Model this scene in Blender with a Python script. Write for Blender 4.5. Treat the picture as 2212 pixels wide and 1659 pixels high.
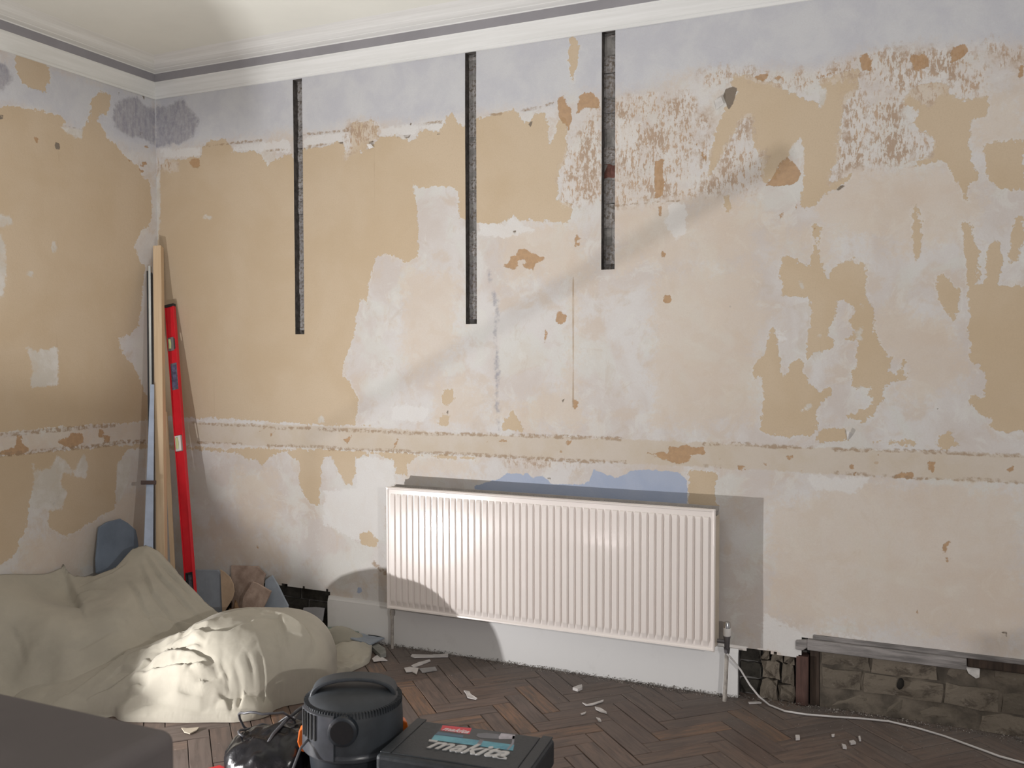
import bpy, bmesh, math, random
import numpy as np
from mathutils import Vector, Matrix
random.seed(7); np.random.seed(7)
S = bpy.context.scene
for o in list(bpy.data.objects): bpy.data.objects.remove(o)
COL = S.collection

# ------------------------------------------------------------------ camera, world, lights, exposure
FPX, YAW, PITCH, ROLL = 2000.24, 0.4274, 0.0353, -0.0014
CAM = np.array([4.009, -3.9608, 1.4761])
_F = np.array([-math.sin(YAW)*math.cos(PITCH), math.cos(YAW)*math.cos(PITCH), -math.sin(PITCH)])
_R = np.array([math.cos(YAW), math.sin(YAW), 0.0])
_U = np.cross(_R, _F)
cam = bpy.data.cameras.new('camera'); camo = bpy.data.objects.new('camera', cam); COL.objects.link(camo)
cam.sensor_width = 36; cam.lens = 36*FPX/2212; cam.clip_start = .05
_c, _s = math.cos(ROLL), math.sin(ROLL)
_R2 = _c*_R + _s*_U; _U2 = -_s*_R + _c*_U
camo.matrix_world = Matrix(((_R2[0], _U2[0], -_F[0], CAM[0]), (_R2[1], _U2[1], -_F[1], CAM[1]), (_R2[2], _U2[2], -_F[2], CAM[2]), (0, 0, 0, 1)))
cam.dof.use_dof = True; cam.dof.focus_distance = 4.2; cam.dof.aperture_fstop = 3.2
S.camera = camo

w = bpy.data.worlds.new('World'); S.world = w; w.use_nodes = True
w.node_tree.nodes['Background'].inputs[0].default_value = (.97, .96, 1.0, 1)
w.node_tree.nodes['Background'].inputs[1].default_value = .34

LAMP = Vector((.83, -2.03, .265))
LD = Vector((.74, .25, .62)).normalized()
la = bpy.data.lights.new('work_lamp_light', 'AREA'); la.energy = 64; la.size = .03; la.color = (1.0, .985, .975)
lo = bpy.data.objects.new('work_lamp_light', la); COL.objects.link(lo)
lo.location = LAMP; lo.rotation_euler = LD.to_track_quat('-Z', 'Y').to_euler()

ADDED_BULB = Vector((5.7, -4.3, 1.75))
lb = bpy.data.lights.new('added_bulb_light', 'POINT'); lb.energy = 220; lb.shadow_soft_size = .007; lb.color = (1, .96, .92)  # added bulb behind the camera, for fill and the diagonal wall shadow
lbo = bpy.data.objects.new('added_bulb_light', lb); COL.objects.link(lbo); lbo.location = ADDED_BULB

UP = Vector((1.95, -2.30, .102))
lu = bpy.data.lights.new('added_uplight_light', 'AREA'); lu.energy = 52; lu.shape = 'DISK'; lu.size = .08; lu.color = (1, .98, .96)  # added uplight, put in to brighten the ceiling
luo = bpy.data.objects.new('added_uplight_light', lu); COL.objects.link(luo); luo.location = UP; luo.rotation_euler = (math.pi, 0, 0)

S.view_settings.view_transform = 'Standard'; S.view_settings.look = 'None'
S.view_settings.exposure = -0.2; S.view_settings.gamma = 1; S.view_settings.use_curve_mapping = False

# ------------------------------------------------------------------ helpers
def at(px, py, axis, val):
    """point where the photo's line of sight meets the plane (axis = val)"""
    u = (px-1106)/FPX; v = -(py-829.5)/FPX
    c, s = math.cos(ROLL), math.sin(ROLL); u, v = c*u-s*v, s*u+c*v
    d = _F+u*_R+v*_U
    return CAM+(val-CAM[axis])/d[axis]*d
def atn(P, axis, val):
    P = np.asarray(P, float); u = (P[:, 0]-1106)/FPX; v = -(P[:, 1]-829.5)/FPX
    c, s = math.cos(ROLL), math.sin(ROLL); u, v = c*u-s*v, s*u+c*v
    d = _F+u[:, None]*_R+v[:, None]*_U
    return CAM+((val-CAM[axis])/d[:, axis])[:, None]*d

class MB:
    def __init__(s): s.v = []; s.f = []
    def add(s, vs, fs):
        n = len(s.v); s.v += [tuple(map(float, p)) for p in vs]; s.f += [tuple(i+n for i in f) for f in fs]; return s
    def box(s, a, b, M=None):
        x0, y0, z0 = a; x1, y1, z1 = b
        vs = [Vector(p) for p in ((x0,y0,z0),(x1,y0,z0),(x1,y1,z0),(x0,y1,z0),(x0,y0,z1),(x1,y0,z1),(x1,y1,z1),(x0,y1,z1))]
        if M: vs = [M @ p for p in vs]
        return s.add(vs, [(3,2,1,0),(4,5,6,7),(0,1,5,4),(1,2,6,5),(2,3,7,6),(3,0,4,7)])
    def prism(s, pts, d, M=None):
        """closed outline pts (3D, planar) extruded by vector d"""
        n = len(pts); P = [Vector(p) for p in pts]; Q = [p+Vector(d) for p in P]
        vs = P+Q
        if M: vs = [M @ p for p in vs]
        return s.add(vs, [tuple(range(n))[::-1], tuple(range(n, 2*n))]+[(i, (i+1)%n, n+(i+1)%n, n+i) for i in range(n)])
    def tube(s, pts, r, seg=8, cap=True):
        P = [Vector(p) for p in pts]; n = len(P); rr = r if hasattr(r, '__len__') else [r]*n
        vs = []; fs = []; up = None
        for i, p in enumerate(P):
            t = (P[min(i+1, n-1)]-P[max(i-1, 0)]).normalized()
            if up is None: up = t.orthogonal().normalized()
            up = (up-t*up.dot(t)).normalized(); b = t.cross(up)
            for k in range(seg):
                a = 2*math.pi*k/seg; vs.append(p+(up*math.cos(a)+b*math.sin(a))*rr[i])
        for i in range(n-1):
            for k in range(seg): fs.append((i*seg+k, i*seg+(k+1)%seg, (i+1)*seg+(k+1)%seg, (i+1)*seg+k))
        if cap: fs += [tuple(range(seg))[::-1], tuple(range((n-1)*seg, n*seg))]
        return s.add(vs, fs)
    def lathe(s, prof, c=(0, 0, 0), seg=40):
        vs = []; fs = []; n = len(prof); c = Vector(c)
        for k in range(seg):
            a = 2*math.pi*k/seg
            for r, z in prof: vs.append(c+Vector((r*math.cos(a), r*math.sin(a), z)))
        for k in range(seg):
            for i in range(n-1):
                a0 = k*n+i; b0 = ((k+1) % seg)*n+i; fs.append((a0, b0, b0+1, a0+1))
        return s.add(vs, fs)
    def build(s, name, mat, parent=None, smooth=False, bevel=0, seg=2, loc=None):
        m = bpy.data.meshes.new(name); m.from_pydata(s.v, [], s.f); m.update()
        return link(name, m, mat, parent, smooth, bevel, seg, loc)
def link(name, m, mat, parent=None, smooth=False, bevel=0, seg=2, loc=None):
    o = bpy.data.objects.new(name, m); COL.objects.link(o)
    if mat and not m.materials: m.materials.append(mat)
    if smooth:
        for p in m.polygons: p.use_smooth = True
        if smooth != True:
            m.set_sharp_from_angle(angle=math.radians(smooth))
    if loc: o.location = loc
    if parent: o.parent = parent
    if bevel:
        b = o.modifiers.new('bevel', 'BEVEL'); b.width = bevel; b.segments = seg; b.limit_method = 'ANGLE'; b.angle_limit = .6
    return o
def tag(o, label, cat, group=None):
    o['label'] = label; o['category'] = cat
    if group: o['group'] = group
    return o
def thing(name, label, cat, loc=(0, 0, 0), group=None):
    o = bpy.data.objects.new(name, None); COL.objects.link(o); o.location = loc; o.empty_display_size = .05
    return tag(o, label, cat, group)
def struct(o): o['kind'] = 'structure'; return o
def stuff(o): o['kind'] = 'stuff'; return o

# value noise in numpy (for geometry)
def vnoise(x, y, seed=0):
    x = np.asarray(x, float); y = np.asarray(y, float)
    xi = np.floor(x).astype(int); yi = np.floor(y).astype(int); fx = x-xi; fy = y-yi
    fx = fx*fx*(3-2*fx); fy = fy*fy*(3-2*fy)
    def h(i, j):
        n = (i*374761393+j*668265263+seed*974711) & 0x7fffffff
        n = ((n ^ (n >> 13))*1274126177) & 0x7fffffff
        return ((n ^ (n >> 16)) & 0xffff)/65535.0
    return (h(xi, yi)*(1-fx)+h(xi+1, yi)*fx)*(1-fy)+(h(xi, yi+1)*(1-fx)+h(xi+1, yi+1)*fx)*fy
def fbm(x, y, seed=0, oct=4):
    t = 0; a = .5
    for k in range(oct): t = t+a*(vnoise(x*2**k, y*2**k, seed+k)-.5); a *= .5
    return t

# ------------------------------------------------------------------ node helpers
class NT:
    def __init__(s, name):
        s.m = bpy.data.materials.new(name); s.m.use_nodes = True; s.t = s.m.node_tree
        s.b = s.t.nodes['Principled BSDF']; s.out = s.t.nodes['Material Output']
        s.tc = s.t.nodes.new('ShaderNodeTexCoord')
    def n(s, typ, **kw):
        q = s.t.nodes.new(typ)
        for k, v in kw.items(): setattr(q, k, v)
        return q
    def l(s, a, b): s.t.links.new(a, b)
    def put(s, inp, v):
        if hasattr(v, 'is_output'): s.l(v, inp)
        else: inp.default_value = v
    def math(s, op, a, b=0.0, c=None, clamp=False):
        q = s.n('ShaderNodeMath', operation=op, use_clamp=clamp); s.put(q.inputs[0], a); s.put(q.inputs[1], b)
        if c is not None: s.put(q.inputs[2], c)
        return q.outputs[0]
    def coord(s, kind='Object', scale=(1, 1, 1), rot=(0, 0, 0)):
        q = s.n('ShaderNodeMapping'); s.l(s.tc.outputs[kind], q.inputs[0]); q.inputs['Scale'].default_value = scale; q.inputs['Rotation'].default_value = rot
        return q.outputs[0]
    def noise(s, vec, scale, detail=4, rough=.6, dist=0):
        q = s.n('ShaderNodeTexNoise'); s.l(vec, q.inputs['Vector']); q.inputs['Scale'].default_value = scale
        q.inputs['Detail'].default_value = detail; q.inputs['Roughness'].default_value = rough; q.inputs['Distortion'].default_value = dist
        return q.outputs['Fac']
    def ss(s, v, lo, hi, a=0., b=1.):
        q = s.n('ShaderNodeMapRange', interpolation_type='SMOOTHSTEP'); s.put(q.inputs[0], v)
        for i, x in zip((1, 2, 3, 4), (lo, hi, a, b)): q.inputs[i].default_value = x
        return q.outputs[0]
    def mix(s, f, a, b):
        q = s.n('ShaderNodeMix', data_type='RGBA'); s.put(q.inputs[0], f)
        for i, x in ((6, a), (7, b)):
            if hasattr(x, 'is_output'): s.l(x, q.inputs[i])
            else: q.inputs[i].default_value = (*x, 1)
        return q.outputs[2]
    def attr(s, name):
        q = s.n('ShaderNodeAttribute'); q.attribute_name = name; return q.outputs['Fac']
    def bump(s, h, strength=.3, dist=.01):
        q = s.n('ShaderNodeBump'); s.l(h, q.inputs['Height']); q.inputs['Strength'].default_value = strength; q.inputs['Distance'].default_value = dist
        s.l(q.outputs[0], s.b.inputs['Normal'])
    def rgb(s, c): s.put(s.b.inputs['Base Color'], c if hasattr(c, 'is_output') else (*c, 1))
    def rough(s, v): s.put(s.b.inputs['Roughness'], v)
def simple(name, c, rough=.6, var=.12, scale=12, bump=0, metal=0, coat=0, kind='Object', stretch=(1, 1, 1), c2=None, bscale=None):
    N = NT(name); v = N.coord(kind, stretch)
    f = N.noise(v, scale, 5, .6)
    a = tuple(x*(1-var) for x in c); b = c2 or tuple(min(1, x*(1+var)) for x in c)
    N.rgb(N.mix(N.ss(f, .3, .7), a, b)); N.rough(rough); N.b.inputs['Metallic'].default_value = metal
    if coat: N.b.inputs['Coat Weight'].default_value = coat; N.b.inputs['Coat Roughness'].default_value = .08
    if bump: N.bump(N.noise(v, bscale or scale*4, 5, .6), bump, .005)
    return N.m

# ------------------------------------------------------------------ wall layers traced from the photograph (worn patches of the wall itself)
CROP = {'A': (0, 0), 'B': (700, 0), 'C': (1412, 0), 'D': (0, 500), 'E': (700, 500), 'F': (1412, 500), 'G': (0, 1059), 'H': (700, 1059), 'I': (1412, 1059)}
def P(c, *xy):
    ox, oy = CROP[c]; return [(ox+x/2.765, oy+y/2.765) for x, y in xy]
LAY = ['wash', 'tan', 'white', 'glue', 'speck', 'band', 'blue', 'dark', 'mauve', 'grime', 'dado', 'skim', 'seam']
BACK = {k: [] for k in LAY}; LEFT = {k: [] for k in LAY}
# --- tan lining paper, back wall
BACK['tan'] += [
 P('A', (925,1060),(960,1000),(985,955),(1110,945),(1200,935),(1213,880),(1260,840),(1340,835),(1385,870),(1395,910),(1500,900),(1560,930),(1590,985),(1640,960),(1700,930),(1745,920),(1760,965),(1815,895),(1960,865))
 +P('B', (60,850),(90,850),(125,880),(130,940),(160,900),(230,910),(290,860),(330,820),(430,815),(470,830),(545,830),(560,790),(600,770),(680,790),(720,760),(730,700),(760,675),(800,720),(840,770),(880,780),(880,1330),(805,1310),(795,1120),(640,1105),(560,1130),(535,1080),(545,1180),(560,1290),(560,1450),(570,1500))
 +P('E', (560,150),(490,185),(430,160),(380,128),(310,150),(290,215),(270,290),(265,370),(258,450),(222,395),(200,450),(190,560),(165,660),(140,740),(110,800),(105,850),(150,890),(175,940),(200,970),(205,1050),(188,1110),(190,1160))+P('D', (2212,1160),(1800,1150),(1400,1120),(1100,1110),(925,1100)),
 P('D', (925,1270),(1180,1290),(1440,1300),(1700,1300),(2212,1305))+P('E', (230,1310),(500,1330),(900,1345),(900,1365),(700,1352),(560,1352),(490,1380),(500,1450),(430,1450),(420,1365),(300,1330),(190,1350),(185,1460),(165,1510),(130,1500),(80,1420),(50,1350),(0,1342))
 +P('D', (1925,1370),(1915,1440),(1915,1640),(1850,1620),(1810,1560),(1780,1480),(1790,1430),(1790,1380),(1740,1345),(1700,1320),(1620,1340),(1590,1370),(1560,1395),(1540,1370),(1470,1350),(1440,1330),(1180,1300),(925,1290)),
 P('B', (880,700),(1000,690),(1090,670),(1130,655),(1160,680),(1180,730),(1240,720),(1250,680),(1310,680),(1335,740),(1340,830),(1350,860),(1375,800),(1395,720),(1430,690),(1450,740),(1440,820),(1450,900),(1445,960),(1410,1010),(1395,1080),(1400,1150),(1390,1190),(1420,1210),(1480,1215),(1475,1310),(1430,1330),(1270,1320),(1240,1310),(1180,1320),(1150,1290),(1120,1290),(1090,1330),(880,1325)),
 P('B', (1465,215),(1500,220),(1522,280),(1510,400),(1480,520),(1465,400)),
 P('B', (120,940),(165,880),(160,730),(290,725),(325,760),(320,815),(240,900)),
 P('C', (480,450),(560,440),(640,480),(740,500),(830,560),(960,600),(1000,650),(1030,560),(980,480),(1100,440),(1200,400),(1240,420),(1210,520),(1195,570),(1140,590),(1135,680),(1115,830),(1110,870),(1115,940),(1060,1030),(1045,1090),(1100,1080),(1180,1030),(1160,1090),(1090,1130),(1000,1160),(980,1210),(930,1240),(880,1270),(870,1210),(880,1100),(890,1010),(897,900),(875,820),(860,830),(820,900),(800,940),(750,970),(740,1030),(660,1110),(645,1090),(645,950),(590,880),(575,680),(520,730),(440,880),(370,1000),(320,1080),(330,940),(350,860),(380,720),(430,640),(480,600),(500,540),(460,510)),
 P('C', (1480,620),(1530,540),(1660,490),(1760,500),(1770,560),(1880,600),(1990,580),(2010,690),(1890,720),(1880,850),(1890,960),(1950,1050),(1890,1100),(1880,1200),(1850,1180),(1830,1080),(1780,1010),(1720,960),(1560,990),(1560,940),(1660,940),(1680,840),(1640,800),(1560,760),(1550,700),(1600,660)),
 P('C', (1990,870),(2080,850),(2212,840),(2212,1130),(2060,1140),(1990,1040)),
 P('F', (775,150),(820,155),(880,200),(910,210),(935,190),(960,100),(945,-40),(990,-40),(985,150),(1020,240),(1040,275),(1060,240),(1130,190),(1190,165),(1215,195),(1250,200),(1275,260),(1275,400),(1305,450),(1320,530),(1315,600),(1330,650),(1370,720),(1420,760),(1410,830),(1440,850),(1470,790),(1500,770),(1515,800),(1505,880),(1420,900),(1370,950),(1375,1010),(1320,1090),(1250,1130),(1150,1110),(1290,1030),(1305,1000),(1280,980),(1300,930),(1240,930),(1180,925),(1180,850),(1215,760),(1220,640),(1165,640),(1210,600),(1180,560),(1175,530),(1215,480),(1190,450),(1130,405),(1100,410),(1080,500),(1065,560),(1040,620),(1080,650),(1070,710),(1000,715),(940,730),(920,760),(920,640),(935,540),(940,390),(830,385),(760,385),(765,300),(745,290)),
 P('F', (690,590),(720,570),(745,700),(750,840),(770,890),(800,840),(820,785),(880,770),(890,860),(950,920),(990,950),(1055,930),(1050,980),(1000,1030),(975,1080),(970,1190),(940,1220),(800,1230),(690,1210),(645,1190),(640,1100),(660,1000),(650,850),(590,890),(600,800),(650,740)),
 P('F', (1830,-60),(1880,-60),(1905,0),(1950,130),(1940,260),(1920,330),(1980,300),(2000,80),(2060,60),(2080,180),(2065,310),(2130,320),(2212,330),(2300,330),(2300,1190),(2120,1200),(2030,1180),(2020,1110),(1950,1090),(1900,1040),(1890,1000),(1960,980),(1990,880),(1950,800),(1890,760),(1880,640),(1890,500),(1880,330),(1860,150)),
 P('F', (2120,200),(2130,20),(2160,-100),(2212,-120),(2212,60),(2170,180)),
 P('F', (1700,275),(1735,260),(1770,310),(1830,360),(1830,440),(1790,540),(1740,460),(1705,370)),
 P('F', (975,1250),(1010,1180),(1110,1170),(1155,1190),(1155,1255)), P('F', (1310,1255),(1560,1258),(1600,1280),(1480,1285)), P('F', (1690,1260),(1760,1200),(1840,1290),(1700,1295)),
 P('F', (215,1430),(375,1435),(380,1800),(215,1780)), P('F', (1550,-200),(1590,-150),(1600,120),(1580,165),(1555,100)),
 P('E', (715,940),(770,940),(780,990),(755,1035),(715,1020)), P('E', (680,1150),(720,1090),(745,1110),(735,1160)), P('E', (1060,1150),(1090,1110),(1130,1075),(1160,1120),(1190,1190),(1060,1195)),
 P('G', (2150,260),(2212,250),(2260,300),(2250,350),(2160,330)), P('C', (420,1180),(450,1160),(465,1280),(425,1260)),
]
BACK['wash'] += [
 P('C', (205,1240),(300,1170),(440,1160),(620,1210),(650,1300),(600,1420),(560,1530),(420,1590),(205,1600)),
 P('C', (1160,1020),(1500,1000),(1880,1010),(1950,1150),(1900,1350),(1600,1500),(1250,1450),(1000,1350),(980,1230)),
 P('C', (700,1400),(800,1320),(980,1380),(1080,1400),(1060,1550),(980,1640),(900,1500),(720,1500)),
 P('F', (1200,520),(1500,450),(1780,520),(1880,720),(1890,860),(1600,1040),(1420,1000),(1500,850),(1330,650)),
 P('F', (0,250),(600,160),(640,500),(640,1100),(300,1180),(0,1150)), P('F', (1000,1480),(1500,1500),(2212,1540),(2212,2000),(1500,2000),(900,1700)),
 P('I', (700,60),(2212,0),(2212,900),(1400,840),(700,760)),
 P('E', (480,200),(800,300),(780,700),(560,880),(460,700)), P('E', (1000,1100),(1450,900),(1600,1150),(1200,1180)),
 P('E', (1040,-60),(1500,-40),(1600,250),(1100,300)), P('E', (700,880),(1000,940),(880,1150),(640,1140)),
 P('D', (1400,1420),(1640,1440),(1640,1640),(1400,1640)), P('G', (1300,250),(1660,300),(1700,460),(1480,430),(1300,420)), P('G', (1440,60),(1640,90),(1640,220),(1450,210)),
 P('C', (0,1180),(200,1200),(200,1600),(0,1600)), P('B', (1750,1200),(2212,1180),(2212,1550),(1750,1600)),
 P('C', (1900,560),(2212,560),(2212,860),(1900,850)), P('E', (430,1350),(900,1360),(890,1450),(430,1450)),
]
BACK['glue'] += [
 P('E', (1075,205),(1110,180),(1120,145),(1155,140),(1165,105),(1200,100),(1240,130),(1280,150),(1330,150),(1300,180),(1260,190),(1250,235),(1215,230),(1185,200),(1215,180),(1190,160),(1160,170),(1160,210),(1130,230)),
 P('E', (1490,40),(1520,20),(1548,45),(1505,50),(1510,70),(1540,72),(1500,95)), P('E', (1390,475),(1415,480),(1450,500),(1445,540),(1415,560),(1385,535)),
 P('E', (1320,580),(1335,600),(1325,640),(1315,680),(1308,660),(1320,620)), P('E', (1490,1000),(1515,1010),(1515,1055),(1490,1050)), P('E', (2010,120),(2040,125),(2045,150),(2020,155)), P('E', (2030,390),(2060,380),(2080,405),(2060,430),(2030,415)),
 P('F', (-40,1325),(50,1320),(100,1330),(80,1270),(140,1290),(190,1260),(230,1290),(300,1290),(310,1330),(220,1330),(220,1370),(150,1390),(60,1360)),
 P('B', (1395,590),(1430,570),(1440,620),(1470,650),(1480,700),(1460,780),(1440,740),(1400,700)), P('B', (1535,560),(1600,555),(1645,600),(1640,640),(1560,640),(1500,690)),
 P('C', (1220,320),(1300,330),(1300,420),(1240,430)), P('C', (1520,330),(1630,320),(1650,390),(1560,430)), P('C', (1780,290),(1860,260),(1880,290),(1850,340),(1780,370)),
 P('C', (660,1110),(720,1060),(750,980),(800,940),(850,980),(885,1040),(860,1090),(760,1110)), P('C', (0,960),(60,950),(60,1170),(10,1190)), P('C', (195,760),(240,830),(310,930),(325,985),(280,910)),
 P('C', (745,1290),(790,1240),(780,1270),(760,1305)), P('C', (835,1270),(850,1220),(865,1215),(850,1260)), P('C', (930,1370),(970,1365),(950,1385)), P('C', (40,1495),(75,1515),(60,1540)), P('C', (30,1250),(52,1200),(40,1300)),
 P('C', (600,455),(650,440),(685,450),(670,480),(620,470)), P('C', (705,450),(740,440),(765,460),(740,490)), P('C', (960,465),(1090,425),(1060,450),(970,475)), P('C', (2180,390),(2212,380),(2212,480),(2180,470)),
 P('F', (800,1345),(830,1335),(850,1360),(810,1370)), P('F', (1165,1380),(1195,1390),(1205,1460),(1180,1420)), P('F', (1300,1320),(1355,1310),(1360,1335)), P('F', (1640,1370),(1680,1375),(1675,1440),(1645,1430)), P('F', (1430,1465),(1470,1440),(1555,1440),(1560,1480),(1480,1480)), P('F', (500,1405),(540,1400),(545,1425),(510,1425)), P('F', (650,1380),(680,1380),(665,1400)), P('F', (2100,1420),(2150,1400),(2140,1435)),
 P('E', (115,1240),(160,1220),(140,1265)), P('E', (415,1270),(450,1220),(440,1260),(420,1300)), P('E', (1025,1235),(1095,1240),(1100,1265),(1040,1255)), P('E', (1440,1260),(1475,1250),(1465,1280)),
 P('D', (1600,1210),(1640,1195),(1620,1225)), P('D', (2050,1240),(2105,1220),(2080,1265)), P('D', (1525,1200),(1590,1170),(1540,1210)), P('D', (1680,1230),(1705,1225),(1695,1250)),
 P('A', (1120,960),(1190,945),(1200,1000),(1150,1000)), P('I', (1735,310),(1775,305),(1745,340),(1745,400),(1780,400),(1750,440),(1735,380)), P('I', (1550,750),(1580,710),(1590,735)), P('G', (1520,340),(1545,330),(1550,355)),
]
BACK['speck'] += [
 P('B', (1480,820),(1640,620),(1655,1200),(1500,1225),(1460,1230),(1420,1200),(1440,1100),(1395,1080),(1430,960),(1470,900)),
 P('B', (1735,590),(2160,570),(2212,600),(2212,1150),(2000,1200),(1740,1230)), P('C', (-20,560),(200,580),(210,840),(150,900),(60,930),(0,950)),
 P('C', (270,1140),(330,1080),(390,1000),(440,880),(520,740),(575,690),(580,880),(645,920),(645,1100),(500,1150)), P('C', (280,700),(350,680),(330,900),(310,1130),(280,1130)),
 P('C', (1150,590),(1280,530),(1300,960),(1200,990),(1060,1080),(1110,940),(1130,700)), P('C', (1290,560),(1480,560),(1540,960),(1450,1010),(1300,980)), P('C', (1550,790),(1660,850),(1640,940),(1550,950)),
 P('C', (280,430),(480,420),(760,440),(1000,440),(1120,370),(1230,330),(1500,300),(1900,300),(1960,420),(1950,560),(1700,470),(1500,560),(1260,460),(1000,480),(880,540),(740,500),(500,450),(340,520)),
 P('C', (1780,370),(1920,330),(1950,480),(1840,600),(1770,560)), P('C', (2000,260),(2212,280),(2212,400),(2080,380)), P('B', (150,730),(325,740),(320,820),(130,940)), P('C', (1560,550),(1700,500),(1760,520),(1640,620)),
 P('A', (930,960),(1060,960),(1060,1010),(940,1020)), P('E', (1080,1370),(1500,1380),(1500,1400),(1080,1390)),
]
BACK['white'] += [
 P('C', (370,600),(410,580),(420,620),(370,660)),
 P('C', (90,1200),(200,1220),(200,1380),(130,1440),(80,1330)), P('C', (1330,440),(1500,400),(1750,420),(1750,490),(1600,480),(1500,540),(1330,470)), P('C', (1110,880),(1150,880),(1140,910)), P('C', (1640,620),(1700,580),(1680,620)),
  P('F', (720,590),(780,590),(785,640),(745,660)), P('F', (1150,1180),(1190,1210),(1160,1245)), P('F', (930,1460),(1290,1470),(1200,1560),(940,1540)),
 P('E', (400,1040),(640,1050),(600,1140),(400,1130)), P('E', (190,1355),(300,1340),(420,1370),(425,1640),(190,1640)), P('B', (920,1330),(1080,1340),(1110,1290),(1180,1330),(1260,1380),(1080,1420),(920,1400)),
 P('B', (0,800),(150,790),(150,860),(0,850)), P('B', (330,760),(560,745),(720,720),(700,780),(560,770),(540,820),(430,800),(330,820)), P('A', (950,890),(1200,880),(1190,935),(980,945)), P('A', (1400,880),(1740,830),(1740,910),(1580,900),(1400,900)), P('A', (1815,820),(2080,800),(2080,850),(1815,880)), P('B', (1740,700),(1900,720),(1880,980),(1760,960)),
 P('I', (1000,840),(1240,880),(1300,900),(1000,850)), P('I', (650,740),(860,830),(935,900),(935,1000),(860,1000),(650,960)), P('H', (0,0),(370,0),(370,300),(200,300),(0,200)),
]
BACK['band'] += [P('A', (925,560),(1775,420))+P('B', (1660,150),(2212,20))+P('C', (300,-60),(2300,-300),(2300,290),(2000,255),(1500,285),(1200,335),(1000,400),(700,418),(280,420),(0,500))+P('B', (1750,560),(1550,540),(1420,580),(1350,610),(1200,640),(1100,650),(850,680),(700,690),(560,735),(350,735),(150,720),(0,790))+P('A', (1750,795),(1500,815),(1340,825),(1200,870),(925,880))]
BACK['mauve'] += [P('A', (930,620),(1000,640),(1090,590),(1110,620),(1160,680),(1190,720),(1150,820),(1100,850),(1050,860),(930,880))]
BACK['blue'] += [P('E', (900,1520),(1055,1475),(1090,1440),(1150,1445),(1190,1458),(1210,1440),(1245,1472),(1300,1455),(1320,1475),(1350,1498),(1355,1510),(1530,1510),(1590,1490),(1610,1420),(1630,1430),(1660,1440),(1740,1475),(1830,1430),(1930,1420),(2060,1430),(2130,1445),(2165,1490),(2170,1800),(900,1800)), P('G', (2140,575),(2160,580),(2165,610),(2130,615))]
BACK['dark'] += [P('C', (430,530),(480,515),(500,530),(475,620),(450,655),(415,580)), P('C', (1085,1130),(1130,1100),(1155,1100),(1110,1140)), P('B', (80,850),(115,848),(110,862)), P('B', (465,812),(520,803),(515,825),(470,822)), P('B', (430,815),(445,812),(440,828)), P('B', (1195,650),(1250,648),(1200,660)), P('B', (1215,730),(1250,722),(1230,760)), P('B', (275,840),(300,838),(298,860)), P('B', (675,800),(695,793),(685,812)), P('B', (510,740),(525,728),(520,750)), P('B', (1045,1255),(1065,1240),(1055,1262)), P('B', (1105,1285),(1120,1268),(1150,1270),(1115,1280)), P('E', (1335,1470),(1350,1468),(1358,1485),(1345,1488)), P('E', (728,1085),(745,1065),(738,1098)), P('B', (1130,1380),(1150,1375),(1135,1425)), P('E', (1420,1010),(1440,990),(1430,1025)), P('A', (1180,935),(1205,932),(1200,945)), P('I', (2070,850),(2110,845),(2115,880)), P('F', (1685,1055),(1712,1050),(1700,1068)), P('F', (1040,1160),(1055,1150),(1048,1170)), P('B', (1490,1255),(1505,1255),(1498,1275))]
def LN(c, pts, w): return ('line', P(c, *pts), w)
BACK['grime'] += [LN('E', [(0,1185),(230,1190),(600,1208),(830,1210),(1000,1213),(1400,1225),(1780,1238)], 3.2), LN('E', [(0,1300),(340,1305),(500,1315),(630,1325),(850,1330),(1000,1340),(1280,1358),(1500,1370),(1800,1378)], 3.5),
 LN('F', [(300,1270),(550,1270),(700,1285),(970,1290)], 3), LN('F', [(1070,1300),(1270,1305),(1560,1310),(1900,1330),(2230,1342)], 3.2), LN('F', [(300,1400),(400,1405)], 2.5), LN('F', [(1080,1440),(1400,1460),(1560,1475),(1900,1480),(2230,1502)], 2.5),
 LN('D', [(1150,1142),(1390,1160),(1500,1155),(1640,1175),(1850,1175)], 3), LN('D', [(1900,1180),(2212,1188)], 3), LN('D', [(1180,1260),(1440,1270)], 2.5), LN('D', [(1600,1280),(1700,1280),(1900,1285),(2212,1305)], 3),
 LN('B', [(560,745),(700,728)], 2.6), LN('A', [(1390,852),(1560,838)], 3), LN('A', [(1590,900),(1715,888)], 2.5), LN('A', [(1815,880),(1950,862)], 3), LN('A', [(1810,803),(2080,780)], 2.6), LN('B', [(1180,658),(1300,640),(1370,610)], 2.2), LN('B', [(860,690),(1060,680)], 2), LN('B', [(80,785),(150,770)], 2),
 LN('B', [(1740,1230),(2000,1200),(2120,1200)], 1.6), LN('A', [(1210,870),(1400,855)], 2), LN('I', [(750,815),(900,840)], 1.4), LN('H', [(290,430),(370,500)], 5)]
BACK['dado'] += [P('D', (925,1130),(1400,1145),(2212,1172))+P('E', (800,1205),(1423,1225))+P('F', (400,1262),(970,1290),(1560,1305),(2300,1335),(2300,1510),(1560,1478),(1080,1450),(400,1410))+P('E', (1780,1385),(1280,1362),(850,1335),(500,1318),(0,1300))+P('D', (1440,1272),(925,1255))]
BACK['mauve'] += [LN('E', [(980,240),(995,295)], 2.4), LN('E', [(1012,370),(1022,430),(1035,480)], 2.4), LN('E', [(1035,480),(1018,600),(1030,720)], 1.6), LN('E', [(1030,720),(1036,900),(1030,1000),(1036,1070)], 2.8), LN('E', [(1040,1130),(1048,1205)], 1.6)]
BACK['wash'] += [LN('E', [(1487,240),(1490,400),(1490,900),(1480,1150)], 5)]
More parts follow.
